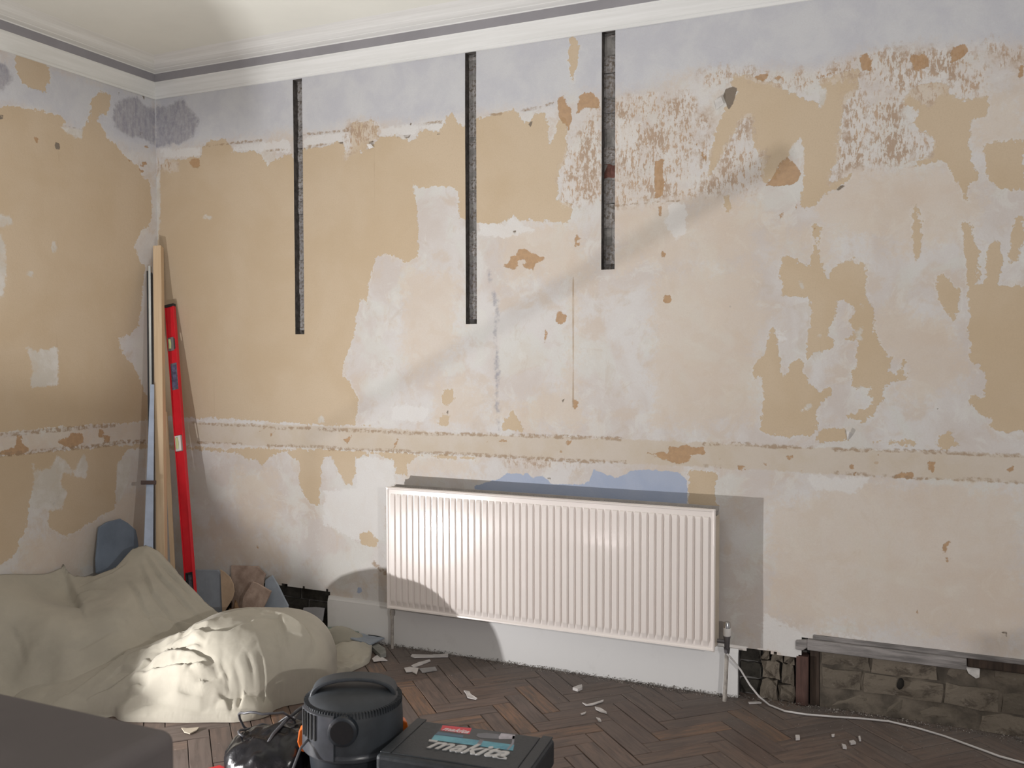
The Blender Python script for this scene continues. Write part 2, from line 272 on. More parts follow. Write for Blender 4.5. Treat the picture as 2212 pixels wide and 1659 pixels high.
BACK['tan'] += [LN('A', [(1270,960),(1270,1500)], .3), LN('B', [(303,850),(305,1500)], .4)]
BACK['skim'] += [P('C', (820,880),(850,850),(885,870),(892,950),(882,1010),(850,960),(815,920)), P('C', (990,530),(1030,530),(1020,610),(995,645)), P('C', (880,560),(910,520),(940,580)), P('A', (1215,1285),(1265,1290),(1260,1310),(1215,1305)), P('F', (890,1070),(950,1015),(930,1060)), P('F', (980,620),(995,615),(990,690)), P('F', (875,300),(888,300),(886,340)), P('F', (1205,600),(1255,560),(1235,640),(1215,640)), P('F', (1240,430),(1250,430),(1248,480)), P('D', (1895,1100),(1930,1100),(1935,1140),(1900,1140)), P('A', (925,1080),(960,1000),(955,1300),(940,1480),(925,1500))]
BACK['seam'] += [('line', [(1238, 600), (1239, 700), (1240, 800), (1238, 880)], 2.2), ('line', [(458, 345), (460, 600), (463, 900)], .5), ('line', [(808, 320), (811, 555)], .6), ('line', [(634, 730), (636, 900)], .35), ('line', [(1236, 500), (1236, 930)], .5), ('line', [(1487, 470), (1487, 590)], .5), ('line', [(1770, 560), (1772, 770)], .6), ('line', [(1966, 370), (1966, 560)], .4)]
LEFT['seam'] += [('line', [(128, 290), (124, 600), (122, 900)], .7)]
# --- left wall
LEFT['tan'] += [
 P('A', (-400,700),(-50,645),(60,632),(130,640),(250,660),(340,690),(385,720),(365,760),(480,825),(495,790),(520,740),(560,715),(600,740),(640,830),(680,850),(720,900),(760,950),(830,1000),(850,1050),(890,1080),(900,1150),(915,1250),(895,1350),(840,1380),(800,1470),(830,1560))+P('D', (870,200),(860,300),(830,560),(760,620),(710,640),(740,740),(790,800),(830,850),(880,1000),(930,1000),(930,1120),(680,1150),(330,1170),(0,1200),(-400,1230)),
 P('D', (-400,1390),(0,1345),(280,1310),(560,1290),(930,1262),(930,1300),(760,1300),(700,1400),(690,1659))+P('G', (690,110),(590,160),(470,240),(380,280),(290,200),(300,110),(340,60),(370,0),(190,0),(170,120),(160,230),(110,320),(100,380),(0,450),(-400,480)),
 P('A', (90,330),(150,325),(230,340),(290,390),(300,480),(270,550),(200,530),(130,490),(100,420)), P('A', (550,590),(600,550),(650,560),(660,620),(640,690),(600,690),(560,740),(520,740)),
]
LEFT['skim'] += [P('D', (180,690),(220,720),(250,700),(290,710),(320,690),(345,700),(345,920),(180,930),(190,840),(160,700)), P('A', (-60,1270),(0,1280),(60,1290),(80,1330),(30,1360),(-60,1370)), P('D', (-60,0),(0,0),(20,50),(45,200),(20,380),(-60,420)), P('D', (310,60),(340,70),(335,120),(310,125)),
 P('D', (190,1370),(230,1430),(300,1420),(340,1340),(390,1360),(440,1440),(500,1330),(530,1400),(520,1480),(440,1460),(380,1440),(360,1500),(400,1560),(370,1659),(190,1659),(200,1500)), P('A', (365,760),(490,780),(485,825),(400,800)), P('D', (700,1380),(780,1340),(770,1500),(700,1640)), P('D', (160,250),(200,240),(190,270))]
LEFT['wash'] += [P('G', (700,30),(930,0),(930,400),(100,520),(150,250),(380,300),(600,170)), P('D', (-400,1230),(0,1200),(930,1130),(930,1260),(0,1340),(-400,1380))]
LEFT['band'] += [P('A', (-400,420),(-50,330),(100,380),(330,420),(700,520),(925,570),(925,880),(780,900),(650,830),(560,700),(500,780),(380,720),(250,660),(60,630),(-400,690))]
LEFT['mauve'] += [P('A', (690,620),(740,590),(820,580),(870,640),(930,640),(930,860),(860,830),(760,810),(690,760),(670,710)), P('A', (-400,380),(-50,360),(30,380),(80,470),(30,520),(-60,560),(-400,560))]
LEFT['grime'] += [LN('D', [(-200,1235),(60,1212),(300,1188),(480,1172),(680,1157)], 4.5), LN('D', [(-200,1350),(180,1318),(380,1295),(560,1283),(740,1255),(900,1255)], 4.5), LN('A', [(370,752),(490,782)], 1.5), LN('A', [(330,400),(560,455)], .6)]
LEFT['glue'] += [P('D', (90,1290),(100,1215),(140,1220),(130,1260),(180,1310),(130,1330),(0,1335),(0,1315)), P('D', (345,1250),(440,1220),(430,1290),(390,1290)), P('D', (420,1200),(500,1210),(500,1260),(440,1290),(400,1300)), P('D', (590,1180),(620,1190),(610,1240),(590,1220)), P('D', (625,1220),(660,1220),(650,1260),(630,1255)), P('A', (860,870),(890,875),(885,890),(860,885)), P('A', (850,965),(890,975),(870,990),(830,1000)), P('A', (830,1010),(870,1020),(850,1035)), P('A', (180,810),(235,820),(220,850)), P('G', (600,270),(630,280),(620,310)), P('A', (765,950),(790,955),(780,975))]
LEFT['dark'] += [P('A', (330,850),(355,855),(360,890),(340,900),(325,880)), P('A', (-10,685),(20,690),(15,710),(-10,712)), P('A', (830,790),(850,795),(840,812)), P('A', (705,550),(720,555),(712,568)), P('A', (845,565),(870,570),(860,600))]

# speckled pieces near the corner
def sdf_layers(items, axis, gx, gz):
    """signed distance (metres, + inside) from grid points to the union of shapes"""
    out = np.full(gx.shape, -.2)
    for it in items:
        if isinstance(it, tuple): kind, pts, hw = it
        else: kind, pts, hw = 'poly', it, 0
        Q = atn(pts, axis, 0.0); q = Q[:, [1-axis, 2]]   # axis 1 (back): use x ; axis 0 (left): use y
        m = .12; x0, x1 = q[:, 0].min()-m, q[:, 0].max()+m; z0, z1 = q[:, 1].min()-m, q[:, 1].max()+m
        sel = (gx >= x0) & (gx <= x1) & (gz >= z0) & (gz <= z1)
        if not sel.any(): continue
        px = gx[sel]; pz = gz[sel]; d2 = np.full(px.shape, 1e9); ins = np.zeros(px.shape, bool)
        n = len(q)
        for i in range(n if kind == 'poly' else n-1):
            a = q[i]; b = q[(i+1) % n]; e = b-a; L = e@e+1e-12
            t = np.clip(((px-a[0])*e[0]+(pz-a[1])*e[1])/L, 0, 1)
            d2 = np.minimum(d2, (px-a[0]-t*e[0])**2+(pz-a[1]-t*e[1])**2)
            if kind == 'poly':
                c = ((a[1] > pz) != (b[1] > pz))
                xi = a[0]+(pz-a[1])/(b[1]-a[1]+1e-15)*e[0]
                ins ^= c & (px < xi)
        d = np.sqrt(d2)
        s = np.where(ins, d, -d) if kind == 'poly' else hw*.0021-d
        out[sel] = np.maximum(out[sel], s)
    return out

def wall_material(name, scale_vec):
    N = NT(name); v = N.coord('Object')
    vs = N.coord('Object', scale_vec)            # stretched vertically -> scraper streaks
    n1 = N.noise(v, 9, 6, .62); n2 = N.noise(v, 45, 5, .65); n3 = N.noise(vs, 46, 5, .72); cl = N.noise(v, 2.3, 5, .6, .4); cl2 = N.noise(v, 5.5, 6, .65, .3)
    rag = N.math('ADD', N.math('MULTIPLY', N.math('SUBTRACT', n1, .5), .075), N.math('MULTIPLY', N.math('SUBTRACT', n2, .5), .075))
    rags = N.math('ADD', rag, N.math('MULTIPLY', N.math('SUBTRACT', n3, .5), .02))
    n4 = N.noise(v, 130, 3, .6); rag = N.math('ADD', rag, N.math('MULTIPLY', N.math('SUBTRACT', n4, .5), .012))
    def mask(nm, e=.0022, r=rag, k=1.0): return N.ss(N.math('ADD', N.attr(nm), N.math('MULTIPLY', r, k)), -e, e)
    fine = N.noise(v, 160, 3, .6)
    base = N.mix(N.ss(cl, .40, .60), (.555, .505, .475), (.61, .59, .58)); base = N.mix(N.ss(cl2, .50, .62, 0, .7), base, (.56, .48, .41))
    base = N.mix(N.ss(N.noise(v, 3.7, 5, .6, .6), .52, .62, 0, .6), base, (.60, .60, .57))
    base = N.mix(N.ss(n3, .58, .72, 0, .4), base, (.53, .46, .40))
    base = N.mix(N.ss(N.noise(v, 8.5, 6, .7, .8), .53, .63, 0, .5), base, (.64, .63, .60)); base = N.mix(N.ss(N.noise(v, 6.3, 6, .7, 1.0), .55, .66, 0, .45), base, (.52, .455, .395))
    col = base
    band = N.mix(N.ss(cl2, .35, .65), (.50, .505, .545), (.56, .565, .585)); col = N.mix(mask('band', .05, rag, 1.5), col, band)
    wash = N.mix(N.ss(cl2, .35, .65), (.60, .49, .38), (.61, .535, .455)); col = N.mix(N.math('MULTIPLY', mask('wash', .05, rag, 3.0), .55), col, wash)
    dado = N.mix(N.ss(cl2, .4, .65), (.555, .49, .42), (.53, .455, .365)); mdado = mask('dado', .004, rag, .4); col = N.mix(N.math('MULTIPLY', mdado, .9), col, dado)
    mw = mask('white', .006, rag, .9); col = N.mix(N.math('MULTIPLY', mw, .75), col, (.66, .65, .64))
    tan = N.mix(N.ss(cl, .35, .65), (.515, .405, .28), (.545, .44, .32)); tan = N.mix(N.ss(fine, .45, .75, 0, .25), tan, (.48, .37, .245))
    mt = mask('tan', .0022, rag, .75)
    lip = N.math('MULTIPLY', mask('tan', .006, N.math('ADD', N.math('MULTIPLY', rag, .75), .006)), N.ss(cl2, .42, .56)); col = N.mix(N.math('MULTIPLY', lip, .45), col, (.66, .645, .62)); col = N.mix(mt, col, tan)
    lip2 = N.math('MULTIPLY', mask('speck', .004, N.math('ADD', rag, .009)), N.ss(n1, .45, .55)); col = N.mix(N.math('MULTIPLY', lip2, .35), col, (.67, .65, .63))
    sp = N.math('ADD', N.math('MULTIPLY', n3, .7), N.math('MULTIPLY', N.noise(vs, 125, 4, .72), .5)); sp = N.math('ADD', sp, N.math('ADD', N.math('MULTIPLY', N.math('SUBTRACT', n2, .5), .32), N.math('MULTIPLY', N.math('SUBTRACT', cl2, .5), .5))); spm = N.math('MULTIPLY', N.ss(sp, .58, .66), mask('speck', .03, rag, 1.6))
    spc = N.mix(N.ss(cl2, .4, .6), (.46, .315, .205), (.37, .26, .18)); spbase = N.math('MULTIPLY', mask('speck', .03, rag, 1.2), .55)
    col = N.mix(N.math('MULTIPLY', spbase, N.ss(n3, .3, .6)), col, (.60, .54, .48)); col = N.mix(N.math('MULTIPLY', spm, .85), col, spc)
    mg = mask('glue', .002, rag, .42); glue = N.mix(N.ss(n2, .35, .65), (.44, .275, .145), (.38, .235, .125)); col = N.mix(N.math('MULTIPLY', mg, .9), col, glue)
    col = N.mix(N.math('MULTIPLY', mask('mauve', .012, rag, .6), N.ss(n2, .25, .6, .55, .95)), col, N.mix(N.ss(n3, .4, .6), (.285, .28, .32), (.37, .36, .385)))
    col = N.mix(mask('blue', .002, rag, .3), col, N.mix(N.ss(cl2, .4, .6), (.34, .395, .52), (.37, .42, .535)))
    gm = N.math('MULTIPLY', mask('grime', .004, rag, .25), N.ss(n2, .42, .56)); col = N.mix(N.math('MULTIPLY', gm, .8), col, (.33, .235, .155))
    col = N.mix(mask('dark', .0018, rag, .12), col, (.20, .165, .13))
    col = N.mix(N.math('MULTIPLY', mask('skim', .006, rag, .55), N.ss(n1, .3, .5, .55, .95)), col, N.mix(N.ss(cl2, .4, .6), (.55, .52, .47), (.63, .615, .59)))
    col = N.mix(N.math('MULTIPLY', mask('seam', .0012, rag, .02), N.ss(cl2, .35, .6, .25, .7)), col, (.38, .28, .19))
    # scattered small nicks and filler marks
    vo = N.n('ShaderNodeTexVoronoi'); N.l(N.coord('Object', (1, 1, 1)), vo.inputs['Vector']); vo.inputs['Scale'].default_value = 5.5; vo.inputs['Randomness'].default_value = 1
    nk = N.ss(N.math('ADD', vo.outputs['Distance'], N.math('MULTIPLY', N.math('SUBTRACT', n2, .5), .09)), .035, .025)
    pick = N.n('ShaderNodeSeparateColor'); N.l(vo.outputs['Color'], pick.inputs[0])
    notan = N.math('SUBTRACT', 1.0, mt)
    nk = N.math('MULTIPLY', N.math('MULTIPLY', nk, N.ss(pick.outputs[0], .55, .56)), notan)
    col = N.mix(N.math('MULTIPLY', nk, .7), col, N.mix(pick.outputs[1], (.30, .22, .15), (.44, .40, .37)))
    col = N.mix(N.ss(fine, .3, .7, 0, .08), col, (.35, .3, .27))
    vo2 = N.n('ShaderNodeTexVoronoi'); N.l(N.coord('Object', (1, 1, 1.15)), vo2.inputs['Vector']); vo2.inputs['Scale'].default_value = 11; vo2.inputs['Randomness'].default_value = 1
    pk2 = N.n('ShaderNodeSeparateColor'); N.l(vo2.outputs['Color'], pk2.inputs[0])
    nk2 = N.math('MULTIPLY', N.ss(N.math('ADD', vo2.outputs['Distance'], N.math('MULTIPLY', N.math('SUBTRACT', n2, .5), .22)), .10, .08), N.math('MULTIPLY', mdado, N.ss(pk2.outputs[0], .45, .46)))
    col = N.mix(N.math('MULTIPLY', nk2, .8), col, N.mix(pk2.outputs[1], (.40, .27, .16), (.47, .36, .26)))
    N.rgb(col); N.rough(.88); N.b.inputs['Specular IOR Level'].default_value = .25
    h = N.math('ADD', N.math('MULTIPLY', mt, .25), N.math('MULTIPLY', mw, .12)); h = N.math('SUBTRACT', h, N.math('MULTIPLY', mg, .4)); h = N.math('SUBTRACT', h, N.math('MULTIPLY', spm, .15)); h = N.math('SUBTRACT', h, N.math('MULTIPLY', gm, .5)); h = N.math('SUBTRACT', h, N.math('MULTIPLY', mask('dark', .0018, rag, .12), 1.2))
    h = N.math('ADD', h, N.math('MULTIPLY', n2, .35)); h = N.math('ADD', h, N.math('MULTIPLY', n1, .7)); h = N.math('ADD', h, N.math('MULTIPLY', fine, .12))
    N.bump(h, .55, .0035)
    return N.m
M_BACK = wall_material('stripped_wall_back', (1, 1, .32)); M_LEFT = wall_material('stripped_wall_left', (1, 1, .22))

# ------------------------------------------------------------------ walls
M_REVEAL_SHADE = simple('shaded_plaster_edge', (.085, .075, .07), .95, .4, 40, .5)  # cut faces coloured dark to carry the shade inside the chases
X1, Y0, ZC = 6.2, -5.2, 3.019
CH = [(.955, 1.013, 1.567, 2.889), (1.962, 2.021, 1.607, 2.893), (2.646, 2.709, 1.841, 2.897)]
def ragged(x, k): return float(fbm(np.array([x*14]), np.array([k*3.7]), 5)[0])*.035
def hole_mask(cx, cz):
    h = np.zeros(cx.shape, bool)
    for x0, x1, z0, z1 in CH: h |= (cx > x0) & (cx < x1) & (cz > z0) & (cz < z1)
    rg = fbm(cx*16, cx*0+2.2, 5)*.05
    h |= (cx > .42) & (cx < 1.16) & (cz < .228+rg)
    h |= (cx > 3.262) & (cx < 3.53) & (cz < .212+rg)
    h |= (cx >= 3.53) & (cx < 5.6) & (cz < .285+.0*rg+.02*np.clip((cx-3.53), 0, 1))
    return h
def wall_grid(name, axis, us, zs, layers, mat, holes=None, depth=.06):
    gu, gz = np.meshgrid(us, zs); nu, nz = len(us), len(zs)
    off = fbm(gu*1.6, gz*1.6, 11, 3)*.012+fbm(gu*7, gz*7, 21, 3)*.0025          # old plaster is never quite flat
    off = np.minimum(off, .004)
    V = np.zeros((nu*nz, 3))
    if axis == 1: V[:, 0] = gu.ravel(); V[:, 1] = (off*.6).ravel()
    else: V[:, 1] = gu.ravel(); V[:, 0] = (-off*.6).ravel()
    V[:, 2] = gz.ravel()
    cu = (us[:-1]+us[1:])/2; cz = (zs[:-1]+zs[1:])/2; CU, CZ = np.meshgrid(cu, cz)
    H = holes(CU, CZ) if holes else np.zeros(CU.shape, bool)
    j, i = np.nonzero(~H); a = j*nu+i
    quads = np.stack([a, a+1, a+1+nu, a+nu], 1)
    if axis == 0: quads = quads[:, ::-1]
    F = [tuple(q) for q in quads.tolist()]; verts = V.tolist()
    back = {}; reveal = []
    def bk(k):
        if k not in back:
            p = list(verts[k]); p[axis] = depth if axis == 1 else -depth; back[k] = len(verts); verts.append(p)
        return back[k]
    jj, ii = np.nonzero(H)
    for y, x in zip(jj.tolist(), ii.tolist()):
        for dy, dx, e in ((0, -1, (y*nu+x, (y+1)*nu+x)), (0, 1, ((y+1)*nu+x+1, y*nu+x+1)), (-1, 0, (y*nu+x+1, y*nu+x)), (1, 0, ((y+1)*nu+x, (y+1)*nu+x+1))):
            yy, xx = y+dy, x+dx
            if 0 <= yy < nz-1 and 0 <= xx < nu-1 and not H[yy, xx]:
                a0, b0 = e; F.append((a0, b0, bk(b0), bk(a0))); reveal.append(len(F)-1)
    m = bpy.data.meshes.new(name); m.from_pydata(verts, [], F); m.update()
    nb = len(verts)-nu*nz
    allv = np.array(verts); U = allv[:, 0] if axis == 1 else allv[:, 1]; Z = allv[:, 2]
    for k in LAY:
        s = sdf_layers(layers[k], axis, U, Z)
        at_ = m.attributes.new(k, 'FLOAT', 'POINT'); at_.data.foreach_set('value', s.astype(np.float32))
    o = struct(link(name, m, mat, smooth=50)); m.materials.append(M_REVEAL_SHADE)
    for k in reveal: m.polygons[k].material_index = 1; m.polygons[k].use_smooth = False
    return o
us = np.arange(0, X1+.001, .0125); us = us[us <= X1]
xe = sorted({e for c in CH for e in c[:2]}); us = np.array(sorted([u for u in us if min(abs(u-e) for e in xe) > .005]+xe))
zs = np.arange(0, ZC+.001, .0125); ze = sorted({e for c in CH for e in c[2:]}); zs = np.array(sorted([z for z in zs if min(abs(z-e) for e in ze) > .003]+ze))
wall_back = wall_grid('wall_back', 1, us, zs, BACK, M_BACK, hole_mask)
wall_left = wall_grid('wall_left', 0, np.arange(-5.2, .001, .016), np.arange(0, ZC+.001, .014), LEFT, M_LEFT)

M_MORTAR = simple('old_mortar', (.24, .23, .22), .95, .4, 18, .6)
M_BRICK = NT('sooty_brick'); _v = M_BRICK.coord('Object'); _oi = M_BRICK.n('ShaderNodeObjectInfo')
_c = M_BRICK.mix(_oi.outputs['Random'], (.25, .24, .245), (.34, .325, .32)); _c = M_BRICK.mix(M_BRICK.ss(M_BRICK.noise(M_BRICK.coord('Generated', (2, 2, 2)), 3, 5), .42, .62), _c, (.15, .125, .105))
M_BRICK.rgb(_c); M_BRICK.rough(.95); M_BRICK.bump(M_BRICK.noise(_v, 60, 5), .7, .004); M_BRICK = M_BRICK.m
M_REDBRICK = simple('dark_red_brick', (.16, .07, .055), .95, .35, 25, .6)
M_STONE = NT('dirty_block'); _oi = M_STONE.n('ShaderNodeObjectInfo'); _v = M_STONE.coord('Generated', (1.6, 1, 1))
_c = M_STONE.mix(_oi.outputs['Random'], (.105, .088, .068), (.165, .138, .108)); _c = M_STONE.mix(M_STONE.ss(M_STONE.noise(_v, 2.6, 6, .7, .5), .47, .66), _c, (.075, .06, .046)); _c = M_STONE.mix(M_STONE.ss(M_STONE.noise(_v, 5, 5, .7), .58, .7, 0, .5), _c, (.24, .21, .18))
M_STONE.rgb(_c); M_STONE.rough(.95); M_STONE.bump(M_STONE.noise(M_STONE.coord('Object'), 40, 6), .8, .006); M_STONE = M_STONE.m
M_BED = simple('dirty_lime_mortar', (.10, .083, .065), .95, .45, 12, .6); M_HOLE_SHADE = simple('black_hole_shade', (.012, .01, .008), 1)
M_GAP_SHADE = simple('shaded_gap_brick', (.055, .05, .042), .95, .4, 20, .6)  # brick coloured dark in place of the deep gap's shade

# masonry core behind the plaster
core = MB().box((-.02, .062, -.02), (X1, .14, ZC)).build('masonry_core', M_MORTAR, wall_back)
def rough_block(x0, x1, z0, z1, yf, yb, seed, amp=.006):
    """cheap uneven masonry block: front face 4x3 with jitter"""
    rnd = random.Random(seed); nx, nz = 4, 3; vs = []; fs = []
    for j in range(nz):
        for i in range(nx):
            ex = i in (0, nx-1); ez = j in (0, nz-1)
            vs.append((x0+(x1-x0)*i/(nx-1)+rnd.uniform(-1, 1)*amp*.6, yf+(.005 if ex or ez else 0)+rnd.uniform(-.5, .5)*amp, z0+(z1-z0)*j/(nz-1)+rnd.uniform(-1, 1)*amp*.5))
    for j in range(nz-1):
        for i in range(nx-1): a = j*nx+i; fs.append((a, a+1, a+1+nx, a+nx))
    rim = [0, 1, 2, 3, 7, 11, 10, 9, 8, 4]; n = len(vs)
    for k in rim: vs.append((vs[k][0], yb, vs[k][2]))
    for q in range(len(rim)): q2 = (q+1) % len(rim); fs.append((rim[q2], rim[q], n+q, n+q2))
    return MB().add(vs, fs)
# bricks seen in the three chases
for x0, x1, z0, z1 in CH: MB().box((x0-.012, .0405, z0-.01), (x1+.012, .063, z1+.01)).build('mortar_bed', M_MORTAR, wall_back)
for ci, (x0, x1, z0, z1) in enumerate(CH):
    z = z0+.004; k = 0
    while z < z1-.02:
        h = random.choice([.066, .07, .076, .11]); zt = min(z+h-random.choice([.003, .005, .007]), z1)
        red = (ci == 2 and 2.21 < z < 2.30)
        if ci == 2 and k % 5 == 1:      # vertical joint inside this course
            xm = x0+.035
            rough_block(x0-.01, xm-.004, z, zt, .038+random.uniform(0, .006), .062, ci*100+k, .003).build('brick', M_BRICK, wall_back)
            rough_block(xm+.004, x1+.01, z, zt, .034+random.uniform(0, .005), .062, ci*100+k+50, .003).build('brick', M_BRICK, wall_back)
        else:
            rough_block(x0-.01, x1+.01, z, zt, .030+random.uniform(0, .008), .062, ci*100+k, .004).build('brick', M_REDBRICK if red else M_BRICK, wall_back)
        z += h; k += 1
# blocks under the plaster, right of the radiator (courses uneven, big dirty bricks)
rows = [(.0, .078, 3.62, [.22, .10, .25, .27, .21, .24, .24, .24, .24]), (.086, .168, 3.60, [.16, .30, .20, .23, .22, .24, .24, .24]), (.176, .262, 3.60, [.19, .245, .20, .26, .22, .24, .24, .24])]
for r, (z0, z1, xs, ws) in enumerate(rows):
    x = xs
    for k, wd in enumerate(ws):
        if x+wd > 5.6: break
        rough_block(x+.003, x+wd-.003, z0+.002, z1-.001, .014+random.uniform(-.004, .008), .065, 900+r*30+k, .011).build('stone_block', M_STONE, wall_back); x += wd
bed = MB().box((3.597, .021, 0), (5.6, .064, .27)); stuff(bed.build('mortar_bed', M_BED, wall_back))
hq = at(1943, 1478, 1, .01); MB().tube([(hq[0], .0115, hq[2]-.02), (hq[0], .0095, hq[2]-.012), (hq[0]+.004, .009, hq[2]), (hq[0]+.006, .0095, hq[2]+.016), (hq[0]+.005, .0115, hq[2]+.026)], [.004, .011, .014, .011, .004], 10).build('hole_shade_patch', M_HOLE_SHADE, wall_back, smooth=True)  # solid black patch standing in for the shade inside a hole
# dark recess next to the radiator's board, rubble patch, then the brown timber plug
for r in range(3): rough_block(3.27, 3.355, .004+r*.072, .066+r*.072, .042, .065, 1500+r, .006).build('brick', M_GAP_SHADE, wall_back)
for k, (a, b, c, d) in enumerate([(3.36, 3.43, 0, .085), (3.43, 3.50, 0, .07), (3.36, 3.44, .09, .165), (3.445, 3.50, .075, .16), (3.36, 3.40, .17, .215), (3.405, 3.45, .168, .21), (3.452, 3.498, .165, .205)]):
    rough_block(a, b-.004, c, d, .012+random.uniform(-.004, .006), .065, 1600+k, .012).build('stone_block', M_STONE, wall_back)
M_TIMBER = simple('old_brown_timber', (.08, .042, .034), .85, .35, 8, .4, stretch=(6, 6, .6))
M_DARKTIMBER = simple('dark_sooty_timber', (.045, .03, .022), .9, .4, 10, .4, stretch=(6, 6, .6))
MB().box((3.503, .0, 0), (3.552, .062, .208)).build('timber_plug', M_TIMBER, wall_back, bevel=.003)
MB().box((3.556, .024, 0), (3.596, .062, .262)).build('timber_plug', M_DARKTIMBER, wall_back, bevel=.003)
M_WEATHER = simple('weathered_grey_batten', (.22, .205, .20), .9, .4, 9, .5, stretch=(.6, 5, 5))
bt = MB()
bt.prism([(3.502, -.012, .237), (3.53, -.012, .235), (3.565, -.012, .262), (3.565, -.012, .285), (3.502, -.012, .275)], (0, .05, 0))
bt.box((3.55, -.022, .243), (4.14, .05, .288)); bt.box((3.57, -.008, .286), (4.9, .05, .306))
bt.build('batten', M_WEATHER, wall_back, bevel=.004)
MB().box((4.142, -.004, .25), (4.95, .05, .296)).build('batten', M_DARKTIMBER, wall_back, bevel=.006)
# left gap: brick courses coloured dark for the shade of a deep void
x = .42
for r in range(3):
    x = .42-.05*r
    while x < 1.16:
        wd = .2; rough_block(max(.425, x)+.004, min(1.155, x+wd)-.004, .004+r*.076, .072+r*.076, .048, .065, 1700+int(x*100)+r, .006).build('brick', M_GAP_SHADE, wall_back) if min(1.155, x+wd)-max(.425, x) > .03 else None
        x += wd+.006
# plaster remnant on the bricks
M_PLASTER = simple('white_plaster', (.60, .58, .56), .85, .15, 30, .3)
fl = atn([(2083, 1437), (2090, 1433), (2097, 1434), (2100, 1430), (2105, 1437), (2117, 1446), (2116, 1464), (2108, 1466), (2092, 1455), (2088, 1446)], 1, .008)
MB().prism(fl, (0, .012, 0)).build('plaster_flake', M_PLASTER, wall_back, bevel=.002)
# curled bits of paper still hanging on the wall
for pts, lift in ((P('F', (1152,1180),(1172,1195),(1188,1210),(1165,1240),(1155,1246)), .012), (P('C', (368,605),(405,580),(420,620),(375,655)), .01), (P('B', (262,865),(285,862),(298,880),(270,890)), .01)):
    q = atn(pts, 1, -.004); q[0:2, 1] -= lift
    MB().prism(q, (0, -.0012, 0)).build('curled_paper', M_PLASTER, wall_back)

# ------------------------------------------------------------------ ceiling and cornice
M_CEIL = simple('ceiling_paint', (.68, .68, .63), .9, .04, 1.2, .1, bscale=30)
M_CORN = NT('cornice_paint'); _v = M_CORN.coord('Object', (.15, 3, 3)); M_CORN.rgb(M_CORN.mix(M_CORN.ss(M_CORN.noise(_v, 14, 5), .35, .65), (.66, .66, .645), (.72, .72, .71))); M_CORN.rough(.8); M_CORN = M_CORN.m
M_CORN2 = NT('cornice_paint_left'); _v = M_CORN2.coord('Object', (3, .15, 3)); M_CORN2.rgb(M_CORN2.mix(M_CORN2.ss(M_CORN2.noise(_v, 14, 5), .35, .65), (.66, .66, .625), (.72, .72, .69))); M_CORN2.rough(.8); M_CORN2 = M_CORN2.m
M_GREY = simple('grey_painted_band', (.27, .26, .275), .8, .06, 6)
struct(MB().box((-.1, Y0, ZC), (X1, .1, ZC+.08)).build('ceiling', M_CEIL))
prof = [(.0, 2.893), (.010, 2.893), (.012, 2.903), (.020, 2.906), (.024, 2.918), (.034, 2.934), (.048, 2.950), (.056, 2.956), (.058, 2.965), (.064, 2.968)]
grey = [(.064, 2.968), (.067, 3.010)]
upper = [(.067, 3.010), (.071, 3.0105), (.074, 3.0135), (.12, 3.0138), (.122, 3.0155), (.18, 3.0160), (.182, 3.0172), (.26, 3.0176), (.30, 3.0188), (.30, 3.021)]
def cornice(pr, left, name, mat, parent):
    vs = []; fs = []; n = len(pr)
    for d, z in pr: vs += [(d, Y0, z), (d, -d, z)] if left else [(d, -d, z), (X1, -d, z)]
    for i in range(n-1): fs.append((2*i, 2*i+1, 2*i+3, 2*i+2))
    return MB().add(vs, fs).build(name, mat, parent, smooth=35)
t1 = struct(cornice(prof, False, 'trim_1', M_CORN, None)); cornice(grey, False, 'grey_band', M_GREY, t1); cornice(upper, False, 'ceiling_moulding', M_CORN, t1)
t2 = struct(cornice(prof, True, 'trim_2', M_CORN2, None)); cornice(grey, True, 'grey_band', M_GREY, t2); cornice(upper, True, 'ceiling_moulding', M_CORN2, t2)

